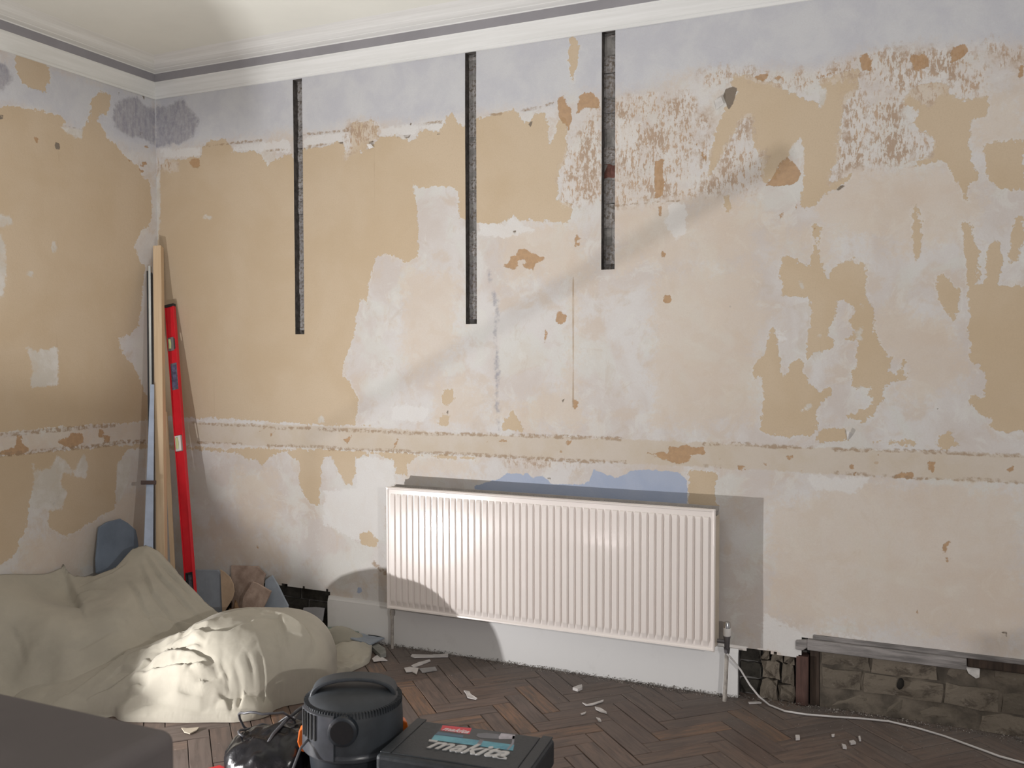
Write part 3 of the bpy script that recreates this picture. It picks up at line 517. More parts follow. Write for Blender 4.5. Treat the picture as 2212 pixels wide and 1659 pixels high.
# ------------------------------------------------------------------ floor: herringbone parquet
M_SUB = simple('floor_bed', (.035, .03, .027), .95, .3, 20)
floor = struct(MB().box((-.1, Y0, -.06), (X1, .12, -.014)).build('floor', M_SUB))
def parquet_material():
    N = NT('parquet_oak'); v = N.coord('Object', (.9, 9, 9)); oi = N.n('ShaderNodeObjectInfo')
    g = N.n('ShaderNodeNewGeometry')
    add = N.n('ShaderNodeVectorMath', operation='ADD'); N.l(v, add.inputs[0]); N.l(oi.outputs['Random'], add.inputs[1])
    sc = N.n('ShaderNodeVectorMath', operation='SCALE'); N.l(oi.outputs['Location'], sc.inputs[0]); sc.inputs[3].default_value = 3.1
    add2 = N.n('ShaderNodeVectorMath', operation='ADD'); N.l(v, add2.inputs[0]); N.l(sc.outputs[0], add2.inputs[1])
    gr = N.noise(add2.outputs[0], 6, 6, .65, .3)
    r = oi.outputs['Random']
    c = N.mix(N.ss(r, .1, .5), (.135, .092, .076), (.175, .118, .092)); c = N.mix(N.ss(r, .55, .7), c, (.13, .098, .086)); c = N.mix(N.ss(r, .86, .93), c, (.23, .13, .078))
    c = N.mix(N.ss(gr, .35, .7), c, (.078, .056, .048))
    sep = N.n('ShaderNodeSeparateXYZ'); N.l(g.outputs['Position'], sep.inputs[0])
    pn = N.n('ShaderNodeTexNoise'); N.l(g.outputs['Position'], pn.inputs['Vector']); pn.inputs['Scale'].default_value = 3.2; pn.inputs['Detail'].default_value = 7; pn.inputs['Roughness'].default_value = .68
    pn2 = N.n('ShaderNodeTexNoise'); N.l(g.outputs['Position'], pn2.inputs['Vector']); pn2.inputs['Scale'].default_value = 55; pn2.inputs['Detail'].default_value = 4
    # building dust lies thickest along the wall
    dust = N.math('ADD', N.ss(sep.outputs[1], -.62, -.03, 0, .62), N.math('MULTIPLY', N.math('SUBTRACT', pn.outputs['Fac'], .42), 1.6), clamp=True)
    dust = N.math('MULTIPLY', dust, N.ss(pn2.outputs['Fac'], .25, .7, .55, 1.0))
    c = N.mix(N.math('MULTIPLY', dust, .8), c, (.165, .148, .138))
    dots = N.ss(pn2.outputs['Fac'], .70, .74); c = N.mix(N.math('MULTIPLY', dots, .35), c, (.35, .33, .31))
    N.rgb(c); N.rough(N.ss(dust, 0, 1, .5, .9)); N.bump(gr, .25, .002); return N.m
M_PARQ = parquet_material()
PW, PL = .08, .32
base_block = MB().box((-PL/2+.0012, -PW/2+.0012, -.012), (PL/2-.0012, PW/2-.0012, 0)); 
bm_ = bpy.data.meshes.new('parquet_block'); bm_.from_pydata(base_block.v, [], base_block.f); bm_.materials.append(M_PARQ)
_b = bmesh.new(); _b.from_mesh(bm_); bmesh.ops.bevel(_b, geom=[e for e in _b.edges if all(v.co.z > -.001 for v in e.verts)], offset=.0016, segments=1, affect='EDGES'); _b.to_mesh(bm_); _b.free()
def clip(poly, f):
    out = []
    for i in range(len(poly)):
        a, b = poly[i], poly[(i+1) % len(poly)]; fa, fb = f(a), f(b)
        if fa >= 0: out.append(a)
        if (fa >= 0) != (fb >= 0): t = fa/(fa-fb); out.append((a[0]+t*(b[0]-a[0]), a[1]+t*(b[1]-a[1])))
    return out
blocks = []
a45 = math.radians(45)
ORI = np.array([2.830, -.661])           # right end of a known +45 deg block
# herringbone lattice in rotated frame (u along +45, v along +135)
for i in range(-70, 71):
    for j in range(-24, 25):
        # horizontal block: origin (i*W + j*2L?, ...) standard lattice: steps (W, W) and (L*1, -L*1)
        u0 = i*PW+j*PL; v0 = i*PW-j*PL
        blocks.append((u0, v0, 0)); blocks.append((u0, v0, 1))
def to_xy(u, v): return ORI[0]+(u*math.cos(a45)-v*math.sin(a45)), ORI[1]+(u*math.sin(a45)+v*math.cos(a45))
cand = []
for u0, v0, o in blocks:
    # o=0: block spans u0-L..u0 , v0-W/2..; o=1: rotated 90
    if o == 0: cu, cv, ang = u0-PL/2, v0, a45
    else: cu, cv, ang = u0+PW/2, v0+PW/2-PL/2, a45+math.pi/2
    x, y = to_xy(cu, cv)
    if -.15 < x < X1 and -3.4 < y < .22: cand.append((x, y, ang))
near = []; far = MB()
for x, y, ang in cand:
    ca, sa = math.cos(ang), math.sin(ang)
    cor = [(x+ca*p-sa*q, y+sa*p+ca*q) for p, q in ((-PL/2+.0012, -PW/2+.0012), (PL/2-.0012, -PW/2+.0012), (PL/2-.0012, PW/2-.0012), (-PL/2+.0012, PW/2-.0012))]
    full = all(c[1] < .055 and c[0] > 0 for c in cor)
    vis = -1.62 < y and .35 < x < 4.75
    if full and vis: near.append((x, y, ang, None))
    else:
        p = clip(clip(cor, lambda c: .055-c[1]), lambda c: c[0])
        if len(p) < 3: continue
        A = abs(sum(p[k][0]*p[(k+1) % len(p)][1]-p[(k+1) % len(p)][0]*p[k][1] for k in range(len(p))))/2
        if A < .0006: continue
        if vis: near.append((x, y, ang, p))
        else: far.prism([(q[0], q[1], -.012) for q in p], (0, 0, .012))
near.sort(key=lambda b: (b[0]-CAM[0])**2+(b[1]-CAM[1])**2)
rnd = random.Random(3)
for k, (x, y, ang, p) in enumerate(near):
    if k >= 300:
        ca, sa = math.cos(ang), math.sin(ang)
        cor = p or [(x+ca*a-sa*b, y+sa*a+ca*b) for a, b in ((-PL/2+.0012, -PW/2+.0012), (PL/2-.0012, -PW/2+.0012), (PL/2-.0012, PW/2-.0012), (-PL/2+.0012, PW/2-.0012))]
        far.prism([(q[0], q[1], -.012) for q in cor], (0, 0, .012)); continue
    if p is None:
        o = bpy.data.objects.new('parquet_block', bm_); COL.objects.link(o)
        sh = -.006 if rnd.random() < .12 else -.0015
        o.scale = (1+sh*rnd.random(), 1+sh*4*rnd.random(), 1)
    else:
        ca, sa = math.cos(-ang), math.sin(-ang)
        o = MB().prism([(ca*(q[0]-x)-sa*(q[1]-y), sa*(q[0]-x)+ca*(q[1]-y), -.012) for q in p], (0, 0, .012)).build('parquet_block', M_PARQ)
    o.location = (x, y, rnd.uniform(-.0016, .0004)); o.rotation_euler = (0, 0, ang+rnd.uniform(-.006, .006)); o.parent = floor
if far.v: stuff(far.build('parquet_field', M_PARQ, floor))

# ------------------------------------------------------------------ skirting boards
M_SKIRT = NT('skirting_paint'); _v = M_SKIRT.coord('Object'); M_SKIRT.rgb(M_SKIRT.mix(M_SKIRT.ss(M_SKIRT.noise(_v, 7, 6, .65), .55, .75, 0, .5), (.67, .66, .655), (.56, .545, .535))); M_SKIRT.rough(.55); M_SKIRT.bump(M_SKIRT.noise(_v, 40, 4), .15, .002); M_SKIRT = M_SKIRT.m
sk = MB(); pr = [(.0, .0), (-.021, .0), (-.021, .178), (-.018, .186), (-.018, .190), (-.013, .197), (-.011, .207), (0, .207)]
sk.prism([(1.160, y-.001, z) for y, z in pr], (3.268-1.160, 0, 0)); struct(sk.build('baseboard_back', M_SKIRT, smooth=30))

# ------------------------------------------------------------------ radiator
M_RAD = NT('radiator_enamel'); _v = M_RAD.coord('Object'); M_RAD.rgb(M_RAD.mix(M_RAD.ss(M_RAD.noise(_v, 3, 3), .3, .7), (.80, .735, .70), (.815, .755, .72))); M_RAD.rough(.21); M_RAD.b.inputs['Coat Weight'].default_value = 1.0; M_RAD.b.inputs['Coat Roughness'].default_value = .115; M_RAD = M_RAD.m
M_RAD_SHADED = simple('shaded_grille_enamel', (.40, .37, .35), .5, .1, 20)  # enamel darkened to carry the shade in and behind the grille
M_RADSIDE = simple('radiator_side_enamel', (.60, .52, .42), .45, .1, 6)
RX0, RX1, RZ0, RZ1 = 1.594, 3.194, .222, .820; YF, YB = -.142, -.045
rad = thing('radiator', 'white ribbed double panel radiator fixed under the blue paint patch on the back wall', 'radiator', (RX0, 0, 0))
def ln(name, mb, mat, par, **k):
    o = mb.build(name, mat, par, **k); o.matrix_parent_inverse = Matrix.Translation(-Vector(par.location)) if par.type == 'EMPTY' else Matrix()
    return o
def rad_panel(yf, sgn):
    xs = [RX0, RX0+.004, RX0+.010, RX0+.016]; ribs = []
    n = 47; pitch = (RX1-RX0-.044)/n; x0 = RX0+.022
    for k in range(n):
        c = x0+pitch*(k+.5)
        for t in (-.0135, -.0126, -.0113, -.0098, -.005, 0, .005, .0098, .0113, .0126, .0135): xs.append(c+t); ribs.append((c+t, k, t))
    xs += [RX1-.016, RX1-.010, RX1-.004, RX1]
    zs_ = [RZ0, RZ0+.004, RZ0+.010, RZ0+.016, RZ0+.036, RZ0+.040, RZ0+.046, RZ0+.053, RZ0+.2, RZ1-.2, RZ1-.049, RZ1-.042, RZ1-.036, RZ1-.032, RZ1-.014, RZ1-.009, RZ1-.004, RZ1]
    ribt = {round(x, 6): t for x, k, t in ribs}
    vs = []; fs = []
    def rimh(d):   # rolled border
        return -.004 if d < .001 else (.0 if d < .005 else (-.001 if d < .011 else -.007))
    for z in zs_:
        ez = min(z-RZ0, RZ1-z)
        for x in xs:
            ex = min(x-RX0, RX1-x); h = max(min(rimh(ex), 0), -.007) if ex < .017 else -.007
            hz = rimh(ez) if ez < .017 else -.007
            h = max(h, hz) if (ex > .0005 and ez > .0005) else min(h, hz)
            if round(x, 6) in ribt and ez > .03:
                t = abs(ribt[round(x, 6)])/.0135; e = min(1, max(0, (ez-.033)/.018)); e = math.sqrt(max(0, 1-(1-e)**2))
                h = -.007+.0095*e*max(0, 1-max(0, (t-.726)/.274)**2)
            vs.append((x, yf-sgn*h, z))
    nx = len(xs)
    for j in range(len(zs_)-1):
        for i in range(nx-1): a = j*nx+i; fs.append((a, a+1, a+1+nx, a+nx) if sgn > 0 else (a, a+nx, a+1+nx, a+1))
    return MB().add(vs, fs)
fp = rad_panel(YF, 1)
fp.box((RX0+.001, YF+.006, RZ0+.001), (RX1-.001, YF+.016, RZ1-.001))
ln('front_panel', fp, M_RAD, rad, smooth=22)
rp = MB().box((RX0+.004, -.058, RZ0+.004), (RX1-.004, YB, RZ1-.004)); ln('rear_panel', rp, M_RAD_SHADED, rad, bevel=.003)
g = MB(); g.box((RX0+.002, YF+.016, RZ1-.016), (RX1-.002, YF+.021, RZ1-.004)); g.box((RX0+.002, -.064, RZ1-.016), (RX1-.002, -.058, RZ1+.002)); g.box((RX0+.002, -.094, RZ1-.012), (RX1-.002, -.090, RZ1-.004))
nb = 110
for k in range(nb+1):
    x = RX0+.004+(RX1-RX0-.012)*k/nb; wdt = .012 if k % 37 == 0 else .004
    g.box((x, YF+.02, RZ1-.014), (x+wdt, -.062, RZ1-.006))
stuff(ln('top_grille', g, M_RAD_SHADED, rad))
sp_ = MB().box((RX1-.010, YF+.012, RZ0+.012), (RX1-.002, YB, RZ1-.035)); ln('side_panel', sp_, M_RADSIDE, rad, bevel=.003)
sp_ = MB().box((RX0+.002, YF+.012, RZ0+.012), (RX0+.010, YB, RZ1-.005)); ln('side_panel', sp_, M_RADSIDE, rad, bevel=.003)
cv = MB()
for k in range(90):
    x = RX0+.02+k*.0175; cv.box((x, YF+.018, RZ0+.05), (x+.0012, -.06, RZ1-.05))
stuff(ln('convector_fins', cv, M_RAD_SHADED, rad))
br = MB()
for x in (RX0+.22, RX1-.22): ln('wall_bracket', MB().box((x, YB, RZ0+.06), (x+.03, -.004, RZ1-.08)), M_RAD_SHADED, rad)
M_CHROME = simple('chrome', (.55, .54, .53), .18, .05, 8, metal=1); M_PIPE = simple('painted_copper_pipe', (.36, .33, .30), .6, .3, 30, .2); M_WHITEPL = simple('white_plastic', (.72, .70, .68), .4, .05, 10)
M_VALVE = simple('dull_valve_metal', (.20, .19, .20), .4, .2, 20, metal=.6)
pv = at(1572, 1440, 1, -.07); VX = 3.232
v_ = MB(); v_.tube([(VX, -.075, .225), (VX, -.075, .262), (VX, -.075, .278)], [.011, .013, .016], 12); v_.tube([(RX1-.01, -.075, .252), (VX, -.075, .252)], .009, 10); v_.tube([(VX, -.075, .205), (VX, -.075, .228)], [.012, .015], 6)
vo_ = ln('valve', v_, M_VALVE, rad, smooth=40)
c_ = MB(); c_.tube([(VX, -.075, .272), (VX, -.075, .285), (VX, -.075, .312)], [.014, .0165, .0165], 16); ln('valve_cap', c_, M_WHITEPL, rad, smooth=40)
c_ = MB(); c_.tube([(VX, -.075, .312), (VX, -.075, .334), (VX, -.075, .337)], [.0155, .0135, .011], 16); ln('valve_top', c_, M_CHROME, rad, smooth=40)
ln('pipe', MB().tube([(VX, -.075, .21), (VX-.003, -.077, .1), (VX-.008, -.08, -.005)], .0085, 12), M_PIPE, rad, smooth=40)
lv = MB().tube([(1.576, -.06, -.005), (1.577, -.06, .20), (1.578, -.06, .262)], [.008, .008, .008], 10); lv.tube([(1.578, -.06, .165), (1.578, -.06, .18), (1.578, -.06, .195)], [.012, .014, .012], 10); lv.tube([(1.578, -.06, .24), (1.578, -.06, .275)], [.013, .011], 10); lv.tube([(1.578, -.06, .25), (1.60, -.06, .25)], .008, 8)
ln('pipe', lv, M_PIPE, rad, smooth=40)
# thin white cable from the valve along the wall
M_CABLE = simple('off_white_cable', (.55, .53, .52), .55, .08, 10)
cpx = [(1582, 1408, .20, -.07), (1590, 1420, None, -.05)]
pts = [(3.236, -.088, .205), (3.248, -.070, .185)]
for px, py, y in ((1600, 1447, -.05), (1620, 1480, -.06), (1640, 1505, -.08)): pts.append(tuple(at(px, py, 1, y)))
for px, py in ((1662, 1523), (1695, 1536), (1740, 1543), (1800, 1548), (1860, 1552), (1920, 1558), (1980, 1572), (2040, 1590), (2100, 1612), (2160, 1634), (2212, 1648), (2280, 1675)): pts.append(tuple(at(px, py, 2, .006)))
tag(MB().tube(pts, .0042, 8).build('cable', M_CABLE, smooth=True), 'thin off-white cable running from the radiator valve along the floor to the right', 'cable')

# ------------------------------------------------------------------ dust sheets
M_SHEET = NT('cotton_dust_sheet'); _v = M_SHEET.coord('Object')
_w = M_SHEET.n('ShaderNodeTexWave', wave_type='BANDS', bands_direction='DIAGONAL'); M_SHEET.l(_v, _w.inputs[0]); _w.inputs['Scale'].default_value = 260; _w.inputs['Distortion'].default_value = .6
_c = M_SHEET.mix(M_SHEET.ss(M_SHEET.noise(_v, 3.5, 5), .35, .65), (.36, .335, .28), (.42, .39, .325)); _c = M_SHEET.mix(M_SHEET.ss(M_SHEET.noise(_v, 9, 5, .7), .62, .75, 0, .35), _c, (.29, .26, .215))
M_SHEET.rgb(_c); M_SHEET.rough(.95); M_SHEET.b.inputs['Sheen Weight'].default_value = .15
_h = M_SHEET.math('ADD', M_SHEET.math('MULTIPLY', _w.outputs['Fac'], .12), M_SHEET.noise(_v, 30, 5, .6)); M_SHEET.bump(_h, .35, .004); M_SHEET = M_SHEET.m
def seg_d(X, Y, pl):
    """distance to polyline, signed side and arc fraction"""
    best = np.full(X.shape, 1e9); side = np.zeros(X.shape); frac = np.zeros(X.shape)
    L = [0]
    for i in range(len(pl)-1): L.append(L[-1]+math.dist(pl[i][:2], pl[i+1][:2]))
    for i in range(len(pl)-1):
        a = np.array(pl[i][:2]); b = np.array(pl[i+1][:2]); e = b-a; l2 = e@e+1e-12
        t = np.clip(((X-a[0])*e[0]+(Y-a[1])*e[1])/l2, 0, 1); dx = X-a[0]-t*e[0]; dy = Y-a[1]-t*e[1]; d = np.hypot(dx, dy)
        m = d < best; best = np.where(m, d, best); side = np.where(m, np.sign(e[0]*(Y-a[1])-e[1]*(X-a[0])), side); frac = np.where(m, (L[i]+t*math.sqrt(l2))/L[-1], frac)
    return best, side, frac
def ridge(X, Y, pts, A, wd, sharp=0):
    """cloth fold along a line: pts in photo pixels with a height guess; sharp>0 undercuts one side"""
    pl = [at(px, py, 2, z) for px, py, z in pts]; d, s, f = seg_d(X, Y, pl)
    env = np.sin(np.pi*np.clip(f, .02, .98))**.5
    p = np.exp(-(d/wd)**2)
    if sharp: p = np.where(s*sharp > 0, np.exp(-(d/(wd*.3))**2)-.55*np.exp(-((d-wd*.55)/(wd*.4))**2), p)
    return A*env*p
def inside(X, Y, poly):
    ins = np.zeros(X.shape, bool); n = len(poly)
    for i in range(n):
        a, b = poly[i], poly[(i+1) % n]; c = (a[1] > Y) != (b[1] > Y)
        ins ^= c & (X < a[0]+(Y-a[1])/(b[1]-a[1]+1e-15)*(b[0]-a[0]))
    return ins
def sheet_mesh(name, x0, x1, y0, y1, st, fn, keep, skirt=True, par=None):
    xs = np.arange(x0, x1, st); ys = np.arange(y0, y1, st); X, Y = np.meshgrid(xs, ys); Z = fn(X, Y); K = keep(X, Y, Z)
    idx = -np.ones(X.shape, int); vs = []; fs = []
    for j, i in zip(*np.nonzero(K)): idx[j, i] = len(vs); vs.append((X[j, i], Y[j, i], max(Z[j, i], .004)))
    edges = {}
    for j in range(X.shape[0]-1):
        for i in range(X.shape[1]-1):
            q = (idx[j, i], idx[j, i+1], idx[j+1, i+1], idx[j+1, i])
            if min(q) >= 0:
                fs.append(q)
                for a, b in zip(q, q[1:]+q[:1]): edges[(a, b)] = 1
    nb = {}
    for (a, b) in edges:
        if (b, a) not in edges: nb.setdefault(a, []).append(b); nb.setdefault(b, []).append(a)
    for _ in range(10):
        new = {k: (sum(vs[q][0] for q in n)/len(n), sum(vs[q][1] for q in n)/len(n)) for k, n in nb.items() if len(n) == 2}
        for k, (x, y) in new.items(): vs[k] = (x*.7+vs[k][0]*.3, y*.7+vs[k][1]*.3, vs[k][2])
    if skirt:
        low = {}
        for (a, b) in list(edges):
            if (b, a) not in edges:
                for k in (a, b):
                    if k not in low: low[k] = len(vs); vs.append((vs[k][0], vs[k][1], .001))
                fs.append((b, a, low[a], low[b]))
    return MB().add(vs, fs).build(name, M_SHEET, par, smooth=True)
def onsurf(px, py, fn):
    zz = np.linspace(.62, 0.0, 700); u = np.array([at(px, py, 2, z) for z in (.62, 0.0)]); t = (.62-zz)/.62; Q = u[0]+(u[1]-u[0])*t[:, None]
    k = np.nonzero(zz < fn(Q[:, 0], Q[:, 1]))[0]; return Q[k[0]] if len(k) else u[1]
def crease(X, Y, pts, fn, step=.02, dec=.09, gro=.012, gw=.007, side=1):
    """an overlapping fold: one side stands up by `step` and dies away over `dec`, a groove runs along it"""
    pl = [onsurf(a, b, fn) for a, b in pts]; d, s, f = seg_d(X, Y, pl); env = np.clip(np.sin(np.pi*np.clip(f, .015, .985)), 0, 1)**.5
    up = np.where(s*side > 0, np.exp(-(d/dec))*(1-np.exp(-(d/(gw*.8))**2)), 0)
    return env*(step*up-gro*np.exp(-(d/gw)**2))
# 1: the big sheet drawn over the heap in the corner
C1 = [(0, 1240, .43), (60, 1222, .43), (122, 1205, .43), (150, 1290, .27), (160, 1305, .26), (168, 1262, .33), (205, 1257, .35), (250, 1240, .375), (285, 1205, .44), (308, 1180, .49), (345, 1208, .43), (400, 1266, .315), (440, 1300, .25), (470, 1318, .20),
      (60, 1300, .33), (60, 1400, .19), (40, 1465, .06), (100, 1340, .28), (130, 1400, .20), (110, 1490, .03), (200, 1330, .27), (250, 1310, .32), (250, 1400, .19), (230, 1470, .07), (330, 1280, .33), (330, 1350, .21), (330, 1420, .10), (420, 1340, .19), (420, 1390, .11), (480, 1350, .14), (200, 1380, .21)]
Q1 = np.array([at(a, b, 2, c) for a, b, c in C1]+[(.03, -1.45, .40), (.4, -1.7, .17), (.03, -1.9, .30), (.9, -1.5, .01), (.03, -1.2, .43), (.7, -1.65, .02)])
def tps(Q):
    n = len(Q); d = np.hypot(Q[:, None, 0]-Q[None, :, 0], Q[:, None, 1]-Q[None, :, 1])
    K = np.where(d > 0, d*d*np.log(d+1e-12), 0)+np.eye(n)*6e-3; Pm = np.c_[np.ones(n), Q[:, :2]]
    A = np.block([[K, Pm], [Pm.T, np.zeros((3, 3))]]); s = np.linalg.solve(A, np.r_[Q[:, 2], 0, 0, 0])
    def f(X, Y):
        out = s[n]+s[n+1]*X+s[n+2]*Y
        for k in range(n):
            r2 = (X-Q[k, 0])**2+(Y-Q[k, 1])**2+1e-12; out = out+s[k]*.5*r2*np.log(r2)
        return out
    return f
T1 = tps(Q1)
def sheet1(X, Y):
    Z = T1(X, Y)
    for pts, st, dec, sd in (([(322, 1192), (360, 1237), (410, 1290), (452, 1322)], .026, .05, 1), ([(312, 1203), (348, 1255), (398, 1310), (438, 1345)], .026, .05, 1), ([(300, 1222), (328, 1285), (365, 1335), (402, 1378)], .018, .06, 1),
                             ([(275, 1260), (310, 1320), (345, 1365)], .012, .07, 1), ([(172, 1280), (205, 1262), (240, 1245), (268, 1222)], .022, .03, -1), ([(165, 1300), (200, 1285), (232, 1277)], .022, .03, -1), ([(126, 1208), (143, 1250), (158, 1298), (178, 1322)], .035, .10, 1),
                             ([(20, 1350), (42, 1390), (58, 1440)], .010, .06, 1), ([(290, 1326), (340, 1330), (400, 1345), (440, 1350)], .012, .05, -1), ([(300, 1372), (350, 1376), (400, 1374)], .012, .05, -1), ([(100, 1420), (170, 1400), (250, 1360)], .008, .08, 1)):
        Z = Z+crease(X, Y, pts, T1, st, dec, .010, .009, sd)
    Z = Z-ridge(X, Y, [(150, 1310, .26), (175, 1325, .25), (200, 1310, .28)], .02, .03)
    Z = Z+fbm(X*4, Y*4, 3, 3)*.018+fbm(X*22+Y*9, Y*14, 9, 3)*.003
    return np.maximum(Z, .006)
OUT1 = [at(a, b, 2, c)[:2] for a, b, c in [(0, 1240, .43), (60, 1222, .43), (122, 1205, .43), (150, 1255, .33), (165, 1250, .345), (205, 1247, .36), (250, 1235, .38), (285, 1200, .44), (308, 1176, .495), (345, 1205, .43), (400, 1263, .32), (440, 1297, .255), (475, 1316, .205), (560, 1330, .12), (560, 1430, .02)]]+[(1.15, -1.0), (.98, -1.32), (.85, -1.9), (.02, -1.95)]
OUT1 = [(max(.02, p[0]), p[1]) for p in OUT1]
s1 = sheet_mesh('dust_sheet', .02, 1.45, -1.95, -.2, .0075, sheet1, lambda X, Y, Z: inside(X, Y, OUT1))
tag(s1, 'large beige cotton dust sheet draped over the heap in the corner, under the leaning boards', 'dust sheet')
# 2: the bundled sheet lying in front of it
def dome(X, Y, cx, cy, a, b, ang, h, e=2.6, k=2.2):
    c, s = math.cos(ang), math.sin(ang); u = ((X-cx)*c+(Y-cy)*s)/a; v = (-(X-cx)*s+(Y-cy)*c)/b
    r = (np.abs(u)**e+np.abs(v)**e)**(1/e)
    return h*np.clip(1-r**k, 0, 1)**(1/k)
def capsule(X, Y, p, q, r0, r1, h0, h1, k=2.0):
    e = np.array(q)-np.array(p); l2 = e@e; t = np.clip(((X-p[0])*e[0]+(Y-p[1])*e[1])/l2, 0, 1)
    d = np.hypot(X-p[0]-t*e[0], Y-p[1]-t*e[1])/(r0+(r1-r0)*t)
    return (h0+(h1-h0)*t)*np.clip(1-d**k, 0, 1)**(1/k)
def base2(X, Y):
    wx = X+fbm(X*4, Y*4, 31, 3)*.05; wy = Y+fbm(X*4, Y*4, 41, 3)*.05
    Z = dome(wx, wy, 1.27, -.80, .30, .32, .3, .335, 2.3, 2.6)
    Z = np.maximum(Z, dome(wx, wy, 1.33, -.70, .31, .29, .35, .32, 2.4, 2.8))          # the folded hem behind
    Z = np.maximum(Z, capsule(wx, wy, (1.20, -.88), (.62, -1.22), .33, .17, .31, .06, 1.7))
    Z = np.maximum(Z, capsule(wx, wy, (1.24, -1.00), (1.0, -1.12), .15, .12, .225, .14, 2.6))  # crumpled near end
    Z = np.maximum(Z, capsule(wx, wy, (1.44, -1.0), (1.08, -1.17), .13, .12, .085, .06, 2.2))
    return Z
FOLDS2 = [  # photo line of the fold, step, decay, side
 ([(150, 1497), (200, 1467), (261, 1427), (308, 1397), (363, 1365), (430, 1335)], .03, .10, -1), ([(270, 1427), (336, 1405), (394, 1384), (446, 1356), (512, 1325), (559, 1320)], .03, .08, -1),
 ([(300, 1470), (392, 1400), (450, 1377), (494, 1367), (540, 1345)], .016, .06, -1), ([(345, 1420), (400, 1412), (440, 1408)], .020, .04, 1), ([(325, 1440), (374, 1432), (437, 1436), (470, 1448)], .034, .05, -1),
 ([(315, 1474), (360, 1472), (400, 1470), (450, 1468)], .028, .04, -1), ([(270, 1500), (300, 1490), (315, 1505), (305, 1518)], .022, .03, 1), ([(215, 1540), (265, 1549), (306, 1527), (350, 1510), (394, 1499), (440, 1507), (485, 1504)], .05, .07, 1),
 ([(395, 1490), (410, 1478), (430, 1486), (455, 1482)], .026, .03, 1), ([(390, 1500), (420, 1492), (450, 1480), (480, 1462)], .022, .035, 1), ([(470, 1500), (490, 1515), (500, 1535)], .02, .03, -1),
 ([(505, 1440), (516, 1465), (521, 1494), (515, 1530)], .016, .05, 1), ([(564, 1425), (570, 1470), (568, 1521)], .016, .05, 1), ([(535, 1420), (546, 1455), (550, 1500)], .010, .04, 1), ([(480, 1445), (492, 1470), (495, 1500)], .016, .04, -1), ([(600, 1400), (612, 1440), (600, 1490)], .008, .05, 1),
 ([(552, 1322), (598, 1331), (650, 1352), (676, 1388), (678, 1408), (655, 1452)], .03, .05, -1), ([(557, 1338), (600, 1341), (616, 1379), (625, 1447)], .007, .05, 1), ([(240, 1470), (262, 1455), (285, 1462)], .016, .04, 1), ([(180, 1510), (240, 1495), (300, 1455)], .014, .05, -1)]
def sheet2(X, Y):
    Z = base2(X, Y); on_ = Z > .01; F = 0
    for pts, st, dec, sd in FOLDS2: F = F+crease(X, Y, pts, base2, st, dec, .014 if st > .012 else .008, .0075, sd)
    cr = np.exp(-((X-1.14)**2+(Y+1.06)**2)/.022)
    F = F+cr*(np.abs(fbm(X*13, Y*13, 77, 2))*-.09+.02)*(Z > .05)
    return np.where(on_, Z+F*np.clip(Z/.06, 0, 1)+fbm(X*6, Y*6, 13, 4)*.014+fbm(X*30, Y*18, 19, 3)*.005, Z)
s2 = sheet_mesh('dust_sheet', .5, 1.8, -1.45, -.28, .0055, sheet2, lambda X, Y, Z: Z > .006)
tag(s2, 'bundled beige dust sheet lying in a fat roll on the parquet, brightly lit near end', 'dust sheet')
# 3: its crumpled tail towards the radiator
OUT3 = [at(a, b, 2, c)[:2] for a, b, c in [(660, 1372, .05), (700, 1352, .08), (742, 1347, .09), (772, 1350, .085), (786, 1366, .06), (798, 1380, .03), (808, 1402, .01), (800, 1428, .01), (778, 1444, 0), (748, 1460, 0), (712, 1478, 0), (670, 1450, 0)]]
def sheet3(X, Y):
    Z = .028+ridge(X, Y, [(690, 1375, .06), (730, 1358, .08), (772, 1362, .07)], .06, .05, -1)+ridge(X, Y, [(700, 1410, .04), (740, 1392, .06), (780, 1392, .05), (798, 1405, .02)], .034, .05)-ridge(X, Y, [(690, 1395, .05), (730, 1378, .06), (765, 1382, .05)], .02, .02)
    return Z+fbm(X*8, Y*8, 51, 4)*.035-np.abs(fbm(X*12+Y*5, Y*14, 57, 3))*.05+.008
s3 = sheet_mesh('dust_sheet', 1.0, 1.9, -.62, .02, .0085, sheet3, lambda X, Y, Z: inside(X, Y, OUT3) & (Y < -.03))
tag(s3, 'crumpled loose end of dust sheet on the floor left of the radiator', 'dust sheet')

# ------------------------------------------------------------------ boards and tools leaning in the corner
M_WOOD = NT('planed_softwood'); _v = M_WOOD.coord('Object', (14, 14, .8)); _g = M_WOOD.noise(_v, 4, 5, .6, .4)
_vo = M_WOOD.n('ShaderNodeTexVoronoi'); M_WOOD.l(M_WOOD.coord('Object', (1, 1, .55)), _vo.inputs['Vector']); _vo.inputs['Scale'].default_value = 9
M_WOOD.rgb(M_WOOD.mix(M_WOOD.ss(_vo.outputs['Distance'], .10, .06), M_WOOD.mix(M_WOOD.ss(_g, .35, .7), (.60, .44, .28), (.68, .52, .35)), (.22, .12, .07))); M_WOOD.rough(.6); M_WOOD = M_WOOD.m
M_BLUEP = simple('pale_blue_painted_board', (.36, .42, .54), .6, .1, 12, .1)
M_ALU = simple('bright_aluminium', (.68, .70, .72), .25, .05, 5, metal=1)
M_BLACK = simple('black_plastic', (.018, .019, .022), .45, .2, 20, .05)
M_RED = simple('red_powder_coat', (.62, .012, .025), .4, .1, 6)
